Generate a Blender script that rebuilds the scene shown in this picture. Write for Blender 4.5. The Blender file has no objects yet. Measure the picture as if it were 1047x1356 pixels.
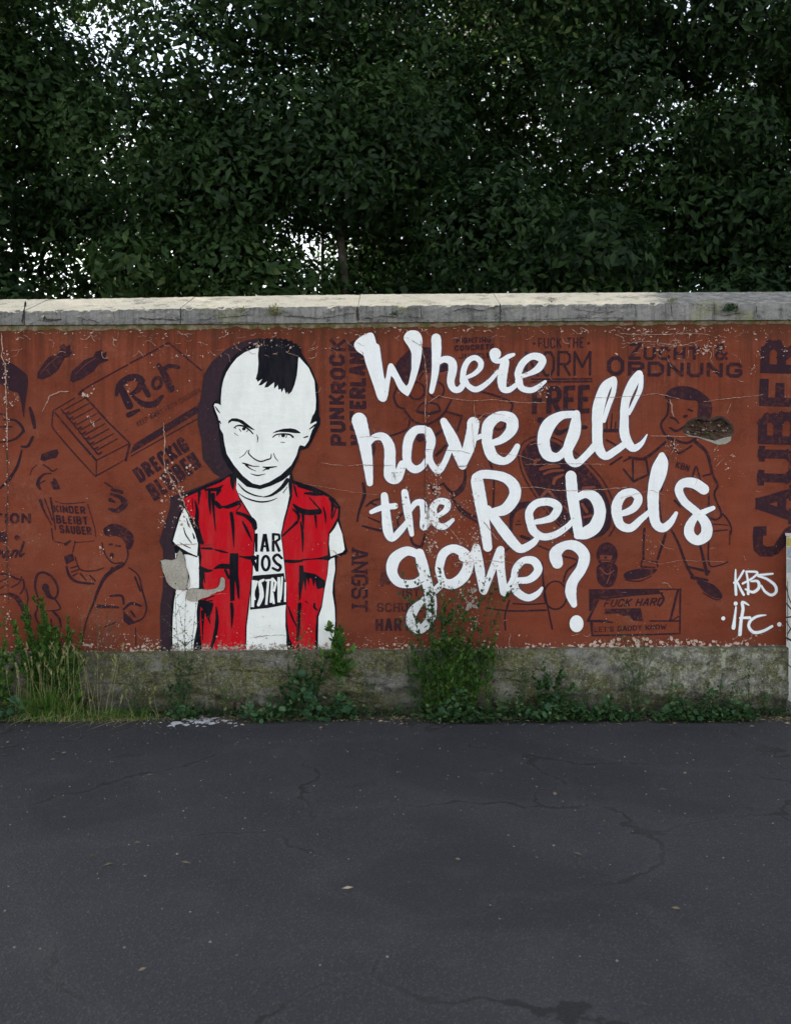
import bpy, math, random
import numpy as np
from mathutils import Vector, noise
from mathutils.geometry import tessellate_polygon
random.seed(7)
R = math.radians
# ------------------------------------------------------------------ camera, world, sun, exposure
SC = bpy.context.scene
cam = bpy.data.cameras.new('camera'); camo = bpy.data.objects.new('camera', cam)
SC.collection.objects.link(camo); SC.camera = camo
CAMZ, DIST, PPM = 1.335, 6.0, 200.0          # lens height, metres to the wall, photo pixels per metre on the wall
camo.location = (0, -DIST, CAMZ); camo.rotation_euler = (R(90), 0, 0)
cam.sensor_fit = 'VERTICAL'; cam.sensor_height = 36.0
cam.lens = 36.0 * (DIST * PPM) / 1356.0
cam.dof.use_dof = True; cam.dof.focus_distance = 5.95; cam.dof.aperture_fstop = 4.0
cam.clip_start = 0.05; cam.clip_end = 2000
W_ = bpy.data.worlds.new('World'); SC.world = W_; W_.use_nodes = True
wn = W_.node_tree; bg = wn.nodes['Background']
sky = wn.nodes.new('ShaderNodeTexSky'); sky.sky_type = 'NISHITA'; sky.sun_disc = False
SUN_EL, SUN_AZ = R(21), R(-54)               # behind the wall, from the left of its normal
sky.sun_elevation = SUN_EL; sky.sun_rotation = SUN_AZ
sky.air_density = 1.0; sky.dust_density = 0.7; sky.ozone_density = 1.0
bg.inputs['Strength'].default_value = 0.12
# thin veil of high cloud: whitens the clear sky and leaves faint streaks
bw = wn.nodes.new('ShaderNodeRGBToBW'); wn.links.new(sky.outputs[0], bw.inputs[0])
tc = wn.nodes.new('ShaderNodeTexCoord'); mp = wn.nodes.new('ShaderNodeMapping'); mp.inputs['Scale'].default_value = (1.0, 1.6, 4.5)
wn.links.new(tc.outputs['Generated'], mp.inputs[0])
cn = wn.nodes.new('ShaderNodeTexNoise'); cn.inputs['Scale'].default_value = 2.2; cn.inputs['Detail'].default_value = 9; cn.inputs['Roughness'].default_value = .58; cn.inputs['Distortion'].default_value = .5
wn.links.new(mp.outputs[0], cn.inputs['Vector'])
mr = wn.nodes.new('ShaderNodeMapRange'); mr.inputs[1].default_value = .38; mr.inputs[2].default_value = .72; mr.inputs[3].default_value = .42; mr.inputs[4].default_value = .88
wn.links.new(cn.outputs[0], mr.inputs[0])
tint = wn.nodes.new('ShaderNodeMix'); tint.data_type = 'RGBA'; tint.blend_type = 'MULTIPLY'; tint.inputs[0].default_value = 1; tint.inputs[7].default_value = (1.10, 1.02, .90, 1)
wn.links.new(bw.outputs[0], tint.inputs[6])
mxs = wn.nodes.new('ShaderNodeMix'); mxs.data_type = 'RGBA'
wn.links.new(mr.outputs[0], mxs.inputs[0]); wn.links.new(sky.outputs[0], mxs.inputs[6]); wn.links.new(tint.outputs[2], mxs.inputs[7])
wn.links.new(mxs.outputs[2], bg.inputs['Color'])
sl = bpy.data.lights.new('sun', 'SUN'); so = bpy.data.objects.new('sun', sl); SC.collection.objects.link(so)
sl.energy = 5.0; sl.angle = R(0.5); sl.color = (1.0, 0.93, 0.82)
sdir = Vector((math.sin(SUN_AZ) * math.cos(SUN_EL), math.cos(SUN_AZ) * math.cos(SUN_EL), math.sin(SUN_EL)))
so.rotation_euler = sdir.to_track_quat('Z', 'Y').to_euler(); so.location = (-3, 4, 6)
SC.view_settings.view_transform = 'Standard'; SC.view_settings.look = 'None'
SC.view_settings.exposure = 2.38; SC.view_settings.gamma = 1.0
SC.view_settings.use_curve_mapping = False

# ------------------------------------------------------------------ helpers
C = SC.collection
def P(px, py, Y=0.0):
    k = (DIST + Y) / DIST
    return ((px - 523.5) / PPM * k, Y, CAMZ + (678.0 - py) / PPM * k)
def empty(name, loc=(0, 0, 0), label=None, cat=None, group=None, parent=None):
    o = bpy.data.objects.new(name, None); C.objects.link(o); o.location = loc; o.empty_display_size = 0.1
    if label: o['label'] = label
    if cat: o['category'] = cat
    if group: o['group'] = group
    if parent: o.parent = parent
    return o
def mesh(name, v, f, mat, parent=None, kind=None, smooth=False, attr=None, label=None):
    me = bpy.data.meshes.new(name); me.from_pydata(v, [], f); me.update()
    mats = mat if isinstance(mat, (list, tuple)) else [mat]
    for m in mats: me.materials.append(m)
    if smooth: me.polygons.foreach_set('use_smooth', [True] * len(me.polygons))
    if attr:
        for k, vals in attr.items():
            a = me.attributes.new(k, 'FLOAT', 'POINT'); a.data.foreach_set('value', vals)
    o = bpy.data.objects.new(name, me); C.objects.link(o)
    if parent: o.parent = parent
    if kind: o['kind'] = kind
    if label: o['label'] = label
    return o
class NT:
    """small shader-node writer"""
    def __init__(s, name):
        s.m = bpy.data.materials.new(name); s.m.use_nodes = True
        s.t = s.m.node_tree; s.n = s.t.nodes; s.l = s.t.links
        s.b = s.n['Principled BSDF']; s.out = s.n['Material Output']
        g = s.n.new('ShaderNodeNewGeometry'); s.pos = g.outputs['Position']
    def lk(s, a, b): s.l.new(a, b)
    def _in(s, sock, v):
        if isinstance(v, bpy.types.NodeSocket): s.lk(v, sock)
        elif isinstance(v, (tuple, list)) and len(v) == 3 and sock.type == 'RGBA': sock.default_value = (*v, 1)
        else: sock.default_value = v
    def noise(s, scale, detail=4, rough=.55, vec=None, sc=None, off=None, dist=0.0):
        v = vec or s.pos
        if sc or off:
            m = s.n.new('ShaderNodeMapping'); s.lk(v, m.inputs[0])
            if sc: m.inputs['Scale'].default_value = sc
            if off: m.inputs['Location'].default_value = off
            v = m.outputs[0]
        t = s.n.new('ShaderNodeTexNoise'); t.inputs['Scale'].default_value = scale
        t.inputs['Detail'].default_value = detail; t.inputs['Roughness'].default_value = rough
        t.inputs['Distortion'].default_value = dist; s.lk(v, t.inputs['Vector']); return t.outputs[0]
    def vor(s, scale, feature='F1', out=0, vec=None):
        t = s.n.new('ShaderNodeTexVoronoi'); t.feature = feature; t.inputs['Scale'].default_value = scale
        s.lk(vec or s.pos, t.inputs['Vector']); return t.outputs[out]
    def ramp(s, v, a, b, lo=0.0, hi=1.0):
        m = s.n.new('ShaderNodeMapRange'); m.clamp = True; s._in(m.inputs[0], v)
        for i, x in enumerate((a, b, lo, hi)): s._in(m.inputs[i + 1], x)
        return m.outputs[0]
    def math(s, op, a, b=0.0, c=0.0):
        m = s.n.new('ShaderNodeMath'); m.operation = op; s._in(m.inputs[0], a); s._in(m.inputs[1], b)
        if op in ('MULTIPLY_ADD',): s._in(m.inputs[2], c)
        return m.outputs[0]
    def mix(s, f, a, b, mode='MIX'):
        m = s.n.new('ShaderNodeMix'); m.data_type = 'RGBA'; m.blend_type = mode
        s._in(m.inputs[0], f); s._in(m.inputs[6], a); s._in(m.inputs[7], b); return m.outputs[2]
    def xyz(s):
        x = s.n.new('ShaderNodeSeparateXYZ'); s.lk(s.pos, x.inputs[0]); return x.outputs
    def attr(s, name):
        a = s.n.new('ShaderNodeAttribute'); a.attribute_name = name; return a.outputs['Fac']
    def done(s, color, rough=.85, bump=None, strength=.3, dist=.004, spec=.3):
        s._in(s.b.inputs['Base Color'], color); s._in(s.b.inputs['Roughness'], rough)
        s.b.inputs['Specular IOR Level'].default_value = spec
        if bump is not None:
            b = s.n.new('ShaderNodeBump'); b.inputs['Strength'].default_value = strength
            b.inputs['Distance'].default_value = dist; s.lk(bump, b.inputs['Height'])
            s.lk(b.outputs[0], s.b.inputs['Normal'])
        return s.m

# ------------------------------------------------------------------ materials
BROWN = (.205, .044, .018)
def wall_brown(n):
    """rolled red-brown masonry paint: shared so that worn spots in any other paint show the same brown"""
    big = n.ramp(n.noise(1.3, 5, .6, off=(3, 0, 7)), .35, .68)
    c = n.mix(big, (.118, .021, .010), (.200, .039, .017))
    roll = n.ramp(n.noise(5, 6, .6, sc=(.7, 1, 1.5)), .3, .72)
    c = n.mix(roll, c, n.mix(.6, c, (.19, .060, .036)))
    streak = n.ramp(n.noise(26, 4, .6, sc=(1.0, 1, .12)), .45, .75)
    c = n.mix(n.math('MULTIPLY', streak, .3), c, (.12, .03, .016))
    fine = n.ramp(n.noise(140, 3, .7), .35, .7)
    c = n.mix(n.math('MULTIPLY', fine, .35), c, (.27, .075, .036))
    z = n.xyz()[2]
    zt = n.math('ADD', z, n.math('MULTIPLY', n.noise(7, 5, .7), .16))
    run_shade = n.ramp(n.noise(9, 5, .7, sc=(2.2, 1, .10), off=(3, 3, 0)), .42, .70)      # rain runs, with shade painted in under the coping
    c = n.mix(n.math('MULTIPLY', n.math('MULTIPLY', run_shade, n.ramp(zt, 1.8, 2.58)), .85), c, (.045, .014, .009))
    scf = n.math('MULTIPLY', n.ramp(n.noise(1.9, 6, .75, off=(8, 1, 4)), .54, .66), n.ramp(n.noise(48, 5, .8, sc=(1, 1, .6)), .42, .62))
    c = n.mix(n.math('MULTIPLY', scf, .5), c, (.27, .11, .075))
    dk = n.math('MULTIPLY', n.ramp(n.noise(2.6, 5, .7, off=(2, 8, 4)), .48, .64), n.ramp(n.noise(30, 5, .8), .35, .6))
    c = n.mix(n.math('MULTIPLY', dk, .5), c, (.07, .014, .009))
    top_dark = n.ramp(zt, 2.52, 2.68)  # darker brown towards the top of the painted face
    c = n.mix(n.math('MULTIPLY', top_dark, .75), c, (.075, .028, .014))
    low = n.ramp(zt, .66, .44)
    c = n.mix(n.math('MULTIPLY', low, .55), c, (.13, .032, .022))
    moss = n.math('MULTIPLY', n.ramp(zt, .56, .47), n.ramp(n.noise(2.2, 4, .6, off=(9, 0, 0)), .5, .62))
    c = n.mix(moss, c, (.10, .07, .015))
    return c
def wall_bump(n):
    a = n.noise(60, 5, .65); b = n.noise(9, 4, .5, sc=(.5, 1, 1.6))
    v = n.vor(190)
    return n.math('ADD', n.math('MULTIPLY', a, .5), n.math('ADD', n.math('MULTIPLY', b, 1.2), n.math('MULTIPLY', v, .25)))
def chips_mask(n, lo=.70):
    """plaster showing where paint has flaked: clumped specks"""
    zone = n.ramp(n.noise(2.6, 3, .6, off=(1, 4, 2)), .50, .66)
    sp = n.ramp(n.noise(75, 4, .72), lo - .03, lo + .02)
    return n.math('MULTIPLY', zone, sp)
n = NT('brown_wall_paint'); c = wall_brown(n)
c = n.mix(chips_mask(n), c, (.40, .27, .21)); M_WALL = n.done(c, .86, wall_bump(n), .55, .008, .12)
def paint(name, col, wear=.0, var=.12, rough=.7, lo=.5):
    n = NT(name)
    m = n.ramp(n.noise(6, 5, .6), .3, .7)
    dark = tuple(x * (1 - var) for x in col)
    c = n.mix(m, dark, col)
    f = n.ramp(n.noise(110, 3, .7), .4, .7); c = n.mix(n.math('MULTIPLY', f, .3), c, tuple(x * (1 - var * 1.3) for x in col))
    r_ = n.ramp(n.noise(16, 5, .65, sc=(2.4, 1, .35), off=(1, 2, 3)), .42, .72); c = n.mix(n.math('MULTIPLY', r_, .5), c, tuple(x * (1 - var * 1.8) for x in col))
    if wear:
        w1 = n.ramp(n.noise(34, 6, .72, off=(5, 2, 1)), lo, lo + .16)
        w2 = n.ramp(n.noise(3.1, 3, .6, off=(2, 2, 8)), .35, .7)
        c = n.mix(n.math('MULTIPLY', n.math('MULTIPLY', w1, w2), wear), c, wall_brown(n))
    c = n.mix(chips_mask(n, .71), c, (.42, .31, .25))
    return n.done(c, rough, wall_bump(n), .5, .008, .12)
def paint_low(name, col, worn):
    """paint of the figure: peels into specks of bare plaster along the foot of the wall"""
    n = NT(name)
    m = n.ramp(n.noise(6, 5, .6), .3, .7)
    c = n.mix(m, tuple(x * .9 for x in col), col)
    z = n.math('ADD', n.xyz()[2], n.math('MULTIPLY', n.noise(9, 4, .6), .1))
    th = n.ramp(z, .60, .47, .80, .47)                         # more specks the lower down
    k = n.ramp(n.math('SUBTRACT', n.noise(70, 4, .75), th), 0, .02)
    c = n.mix(k, c, worn)
    c = n.mix(chips_mask(n, .72), c, (.42, .33, .28))
    g = n.ramp(n.noise(5, 6, .7, sc=(2.2, 1, .5), off=(4, 1, 1)), .45, .75)
    c = n.mix(n.math('MULTIPLY', g, .16), c, worn)
    return n.done(c, .8, wall_bump(n), .5, .008, .08)
M_STENCIL = paint('faded_stencil_paint', (.034, .014, .022), .8, .2, .8, .48)
M_STENCIL2 = paint('worn_stencil_paint', (.045, .018, .024), .95, .25, .8, .40)
M_SHADOW = paint('purple_shadow_paint', (.036, .020, .029), .25, .22, .8, .5)
M_BLACK = paint_low('black_outline_paint', (.006, .006, .011), (.10, .09, .08))
M_WHITE = paint_low('white_wall_paint', (.83, .83, .80), (.30, .29, .25))
M_RED = paint_low('red_vest_paint', (.50, .005, .013), (.26, .16, .13))
M_LETTER = paint('white_lettering_paint', (.85, .855, .86), .0, .09, .7)
M_BROWNOVER = NT('brown_over_paint'); M_BROWNOVER = M_BROWNOVER.done(wall_brown(M_BROWNOVER), .85)
def spray(name, col, k):
    n = NT(name); a = n.attr('soft')
    g = n.ramp(n.noise(300, 2, .8), .3, .62)
    al = n.math('MULTIPLY', n.math('MULTIPLY', a, k), n.math('ADD', g, .25))
    n._in(n.b.inputs['Alpha'], al)
    return n.done(col, .8)
M_HALO = spray('overspray_paint', (.16, .13, .20), .85)
M_MIST = spray('white_overspray_paint', (.78, .78, .84), .8)
def concrete(name, a, b, sc=30, moss=0.0):
    n = NT(name); m = n.ramp(n.noise(sc * .2, 6, .65), .3, .7); c = n.mix(m, a, b)
    f = n.ramp(n.noise(sc * 6, 3, .75), .38, .68); c = n.mix(n.math('MULTIPLY', f, .5), c, tuple(x * 1.5 for x in b))
    d = n.ramp(n.noise(sc * 9, 2, .7, off=(3, 3, 3)), .56, .66); c = n.mix(n.math('MULTIPLY', d, .6), c, tuple(x * .35 for x in a))
    if moss:
        k = n.ramp(n.noise(5, 5, .7, off=(7, 0, 3)), .5, .66); c = n.mix(n.math('MULTIPLY', k, moss), c, (.12, .11, .035))
    b_ = n.math('ADD', n.noise(sc * 2, 6, .7), n.math('MULTIPLY', n.noise(sc * 9, 3, .7), .3))
    return n.done(c, .92, b_, .6, .01)
def coping_mat():
    n = NT('coping_concrete')
    c = n.mix(n.ramp(n.noise(5, 6, .65), .3, .7), (.095, .095, .095), (.25, .24, .225))
    ge = n.n.new('ShaderNodeNewGeometry'); nz = n.n.new('ShaderNodeSeparateXYZ'); n.lk(ge.outputs['True Normal'], nz.inputs[0])
    up = n.ramp(nz.outputs[2], .3, .6)                       # upward faces: pale aggregate, painted brighter and warmer in place of sun
    sun_agg = n.mix(n.ramp(n.noise(170, 3, .8), .35, .65), (.50, .41, .28), (.88, .79, .60))
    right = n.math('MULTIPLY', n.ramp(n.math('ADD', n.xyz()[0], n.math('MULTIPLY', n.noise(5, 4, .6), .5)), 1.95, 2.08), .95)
    blt = n.math('MULTIPLY', n.ramp(n.noise(7, 6, .75, off=(9, 2, 5)), .53, .62), n.ramp(n.noise(50, 3, .7), .35, .55)); sun_agg = n.mix(n.math('MULTIPLY', blt, .8), sun_agg, (.11, .09, .05))
    sun_agg = n.mix(right, sun_agg, n.mix(n.ramp(n.noise(14, 6, .75), .42, .62), (.030, .030, .034), (.24, .23, .21)))
    c = n.mix(up, c, sun_agg)
    f = n.ramp(n.noise(190, 3, .8), .4, .66); c = n.mix(n.math('MULTIPLY', f, .45), c, (.44, .42, .38))
    bl = n.math('MULTIPLY', n.ramp(n.noise(6.5, 6, .75, off=(2, 1, 1), sc=(1, 1, 2)), .5, .62), n.ramp(n.noise(60, 3, .7), .35, .6))
    c = n.mix(n.math('MULTIPLY', n.math('MULTIPLY', bl, n.math('SUBTRACT', 1.0, n.math('MULTIPLY', up, .75))), .85), c, (.04, .04, .045))
    z = n.xyz()[2]; li = n.math('MULTIPLY', n.ramp(n.noise(3.6, 3, .5, off=(5, 5, 0)), .60, .66), n.ramp(n.noise(45, 3, .6), .4, .55))
    c = n.mix(n.math('MULTIPLY', li, .4), c, (.22, .22, .05))
    st_ = n.math('MULTIPLY', n.ramp(n.noise(11, 5, .7, sc=(3, 1, .25), off=(4, 4, 0)), .48, .68), n.math('SUBTRACT', 1.0, up)); c = n.mix(n.math('MULTIPLY', st_, .6), c, (.05, .048, .045))
    b_ = n.math('ADD', n.noise(60, 6, .75), n.math('MULTIPLY', n.noise(260, 3, .7), .35))
    return n.done(c, .93, b_, .7, .01)
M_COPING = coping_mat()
def mortar_mat():
    n = NT('mossy_mortar')
    c = n.mix(n.ramp(n.noise(22, 5, .7), .35, .65), (.30, .25, .17), (.12, .085, .05))
    c = n.mix(n.ramp(n.noise(12, 5, .7, off=(1, 9, 1)), .47, .6), c, (.10, .10, .025))
    c = n.mix(n.ramp(n.noise(16, 5, .7, off=(6, 9, 1)), .58, .64), c, (.17, .05, .025))
    return n.done(c, .95, n.noise(90, 5, .7), .7, .01)
M_MORTAR = mortar_mat()
def plinth_mat():
    n = NT('plinth_concrete'); p = n.xyz()
    c = n.mix(n.ramp(n.noise(6, 6, .65, sc=(1, 1, 2)), .32, .68), (.062, .058, .053), (.20, .19, .17))
    f = n.ramp(n.noise(150, 3, .8), .42, .68); c = n.mix(n.math('MULTIPLY', f, .5), c, (.30, .28, .25))
    ms = n.math('MULTIPLY', n.ramp(n.noise(3.1, 5, .7, off=(4, 0, 2), sc=(1, 1, 1.6)), .37, .53), n.ramp(n.noise(38, 4, .7), .3, .55))
    c = n.mix(n.math('MULTIPLY', ms, .95), c, n.mix(n.ramp(n.noise(70, 3, .7), .4, .6), (.040, .045, .010), (.130, .118, .026)))
    rt = n.ramp(n.math('ADD', p[0], n.math('MULTIPLY', n.noise(3, 3, .6), 1.0)), 1.2, 2.2)
    li = n.math('MULTIPLY', n.ramp(n.noise(16, 5, .8, off=(7, 7, 7)), .49, .6), rt)
    c = n.mix(n.math('MULTIPLY', li, .8), c, (.34, .34, .27))
    lt = n.math('MULTIPLY', n.ramp(n.noise(120, 2, .8, off=(7, 1, 7)), .6, .68), .8)
    c = n.mix(lt, c, (.40, .38, .32))
    dk = n.math('MULTIPLY', n.ramp(n.noise(13, 6, .8, off=(1, 7, 2)), .50, .64), .85)
    c = n.mix(dk, c, (.028, .026, .022))
    damp = n.ramp(n.math('ADD', p[2], n.math('MULTIPLY', n.noise(8, 4, .7), .14)), .23, .08)
    c = n.mix(n.math('MULTIPLY', damp, .7), c, (.035, .03, .02))
    b_ = n.math('ADD', n.noise(38, 6, .75), n.math('MULTIPLY', n.noise(200, 3, .7), .3))
    return n.done(c, .95, b_, .8, .014)
M_PLINTH = plinth_mat()
def asphalt_mat():
    n = NT('asphalt'); p = n.xyz()
    c = n.mix(n.ramp(n.noise(1.1, 5, .6), .3, .7), (.017, .017, .022), (.030, .030, .035))
    st = n.vor(125, out=0); cv = n.vor(125, out=1); c = n.mix(n.ramp(st, .18, .42), n.mix(n.ramp(cv, .25, .8), (.010, .010, .012), (.080, .078, .080)), c)
    s2 = n.vor(310, out=0); c = n.mix(n.math('MULTIPLY', n.ramp(s2, .30, .10), .55), c, (.065, .065, .072))
    oil = n.ramp(n.noise(3.3, 4, .6, off=(4, 2, 0)), .66, .71); c = n.mix(n.math('MULTIPLY', oil, .6), c, (.012, .012, .014))
    sp = n.ramp(n.noise(90, 2, .8), .62, .70); c = n.mix(n.math('MULTIPLY', sp, .6), c, (.11, .105, .10))
    # dusty edge where grit gathers against the wall
    yy = n.math('ADD', p[1], n.math('MULTIPLY', n.noise(5, 4, .6), .35))
    du = n.ramp(yy, -.25, .08); c = n.mix(n.math('MULTIPLY', du, .5), c, (.06, .052, .042))
    pt = n.ramp(n.noise(.55, 2, .5, off=(2, 7, 0)), .55, .57); c = n.mix(n.math('MULTIPLY', pt, .35), c, (.012, .012, .016))
    st2 = n.ramp(n.noise(2.6, 5, .7, off=(5, 0, 0)), .56, .72); c = n.mix(n.math('MULTIPLY', st2, .4), c, (.055, .053, .052))
    w = n.n.new('ShaderNodeVectorMath'); w.operation = 'ADD'; nc = n.n.new('ShaderNodeTexNoise'); nc.inputs['Scale'].default_value = 3; nc.inputs['Detail'].default_value = 6
    n.lk(n.pos, nc.inputs['Vector']); sc_ = n.n.new('ShaderNodeVectorMath'); sc_.operation = 'SCALE'; sc_.inputs['Scale'].default_value = .45
    n.lk(nc.outputs['Color'], sc_.inputs[0]); n.lk(n.pos, w.inputs[0]); n.lk(sc_.outputs[0], w.inputs[1])
    ed = n.vor(.75, 'DISTANCE_TO_EDGE', 0, w.outputs[0])
    wv = n.math('ADD', .002, n.math('MULTIPLY', n.ramp(n.noise(17, 5, .8), .35, .7), .013)); cr = n.math('MULTIPLY', n.ramp(n.math('SUBTRACT', ed, wv), .0015, -.001), n.ramp(n.noise(.9, 2, .5, off=(1, 1, 0)), .45, .55))
    fr = n.math('MULTIPLY', n.ramp(ed, .05, .01), n.ramp(n.noise(60, 3, .8), .45, .6)); c = n.mix(n.math('MULTIPLY', fr, .35), c, (.065, .062, .058))
    c = n.mix(n.math('MULTIPLY', cr, .85), c, (.010, .010, .010))
    h = n.math('ADD', n.math('MULTIPLY', n.ramp(st, .0, .5), -.6), n.math('ADD', n.noise(60, 4, .7), n.math('MULTIPLY', cr, -1.5)))
    return n.done(c, .88, h, .8, .008, .35)
M_ASPH = asphalt_mat()
def simple(name, a, b, sc=40, rough=.8, spec=.3):
    n = NT(name); return n.done(n.mix(n.ramp(n.noise(sc, 3, .6), .35, .65), a, b), rough, None, spec=spec)
M_CRACK_SHADE = simple('dark_crack', (.012, .010, .009), (.05, .035, .028))  # dark of the cracks, also painted as shade on hole and patch edges
M_CRACKL = simple('pale_crack_edge', (.42, .28, .22), (.24, .11, .075), 60)
M_CHIP = simple('bare_plaster', (.52, .40, .34), (.34, .21, .16), 60)
M_CHIPG = simple('bare_grey_plaster', (.33, .30, .26), (.22, .17, .14), 60)
M_PATCH = concrete('grey_repair_render', (.20, .18, .145), (.38, .35, .30), 26)
M_RUBBLE = concrete('hole_rubble', (.025, .015, .011), (.12, .07, .05), 60)
M_STONE = concrete('grey_stone', (.16, .15, .13), (.30, .28, .24), 30, .4)
M_PSPLASH = simple('spilt_white_paint', (.62, .62, .62), (.42, .42, .43), 50)
def leafmat(name, a, b, c3, trans=.25):
    n = NT(name); v = n.attr('tone')
    c = n.mix(n.ramp(v, 0, .6), a, b); c = n.mix(n.ramp(v, .8, 1.0), c, c3)
    n._in(n.b.inputs['Transmission Weight'], 0.0)
    t = n.n.new('ShaderNodeBsdfTranslucent'); n.lk(c, t.inputs[0])
    ms = n.n.new('ShaderNodeMixShader'); ms.inputs[0].default_value = trans
    m = n.done(c, .62, None, spec=.25)
    n.lk(n.b.outputs[0], ms.inputs[1]); n.lk(t.outputs[0], ms.inputs[2]); n.lk(ms.outputs[0], n.out.inputs[0])
    return m
M_LEAF = leafmat('weed_leaf', (.022, .068, .014), (.060, .140, .022), (.17, .24, .05))
M_LEAFD = leafmat('dark_weed_leaf', (.016, .044, .018), (.042, .095, .030), (.12, .18, .07))
M_MALLOW = leafmat('mallow_leaf', (.025, .070, .035), (.055, .13, .055), (.16, .24, .10))
M_GRASS = leafmat('grass_blade', (.035, .095, .012), (.095, .19, .03), (.36, .32, .14))
M_STRAW = leafmat('straw', (.30, .25, .12), (.42, .36, .20), (.55, .47, .28))
M_STEM = simple('weed_stem', (.035, .055, .022), (.06, .06, .035))
M_TWIG = simple('dry_stem', (.05, .035, .028), (.11, .09, .065))
M_FLOWER = simple('pale_flower', (.50, .45, .52), (.65, .62, .50), 200)
M_LITTER = leafmat('litter', (.05, .035, .022), (.16, .12, .07), (.36, .30, .20), .05)

M_TREE = leafmat('tree_leaf', (.010, .026, .009), (.030, .066, .016), (.075, .11, .03), .4)
M_BARK = simple('bark', (.03, .025, .02), (.07, .06, .05), 20)
# ------------------------------------------------------------------ painting tools: every stroke is a thin skin of paint on the wall
def sl(px):                                   # the wall's courses climb a little to the right
    return 1.0
def tile(ox, oy, s=7.992): return (ox, oy, s)
def cat(pts, closed=False, n=6):
    m = len(pts); out = []
    rng = range(m if closed else m - 1)
    for i in rng:
        if closed: a, b, c_, d = pts[(i - 1) % m], pts[i], pts[(i + 1) % m], pts[(i + 2) % m]
        else: a, b, c_, d = pts[max(i - 1, 0)], pts[i], pts[i + 1], pts[min(i + 2, m - 1)]
        for k in range(n):
            t = k / n; t2 = t * t; t3 = t2 * t
            out.append(tuple(.5 * (2 * b[j] + (c_[j] - a[j]) * t + (2 * a[j] - 5 * b[j] + 4 * c_[j] - d[j]) * t2 + (-a[j] + 3 * b[j] - 3 * c_[j] + d[j]) * t3) for j in range(len(b))))
    if not closed: out.append(tuple(pts[-1]))
    return out
def nums(s, k): 
    v = [float(x) for x in s.replace(',', ' ').split()]; return [tuple(v[i:i + k]) for i in range(0, len(v), k)]
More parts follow.
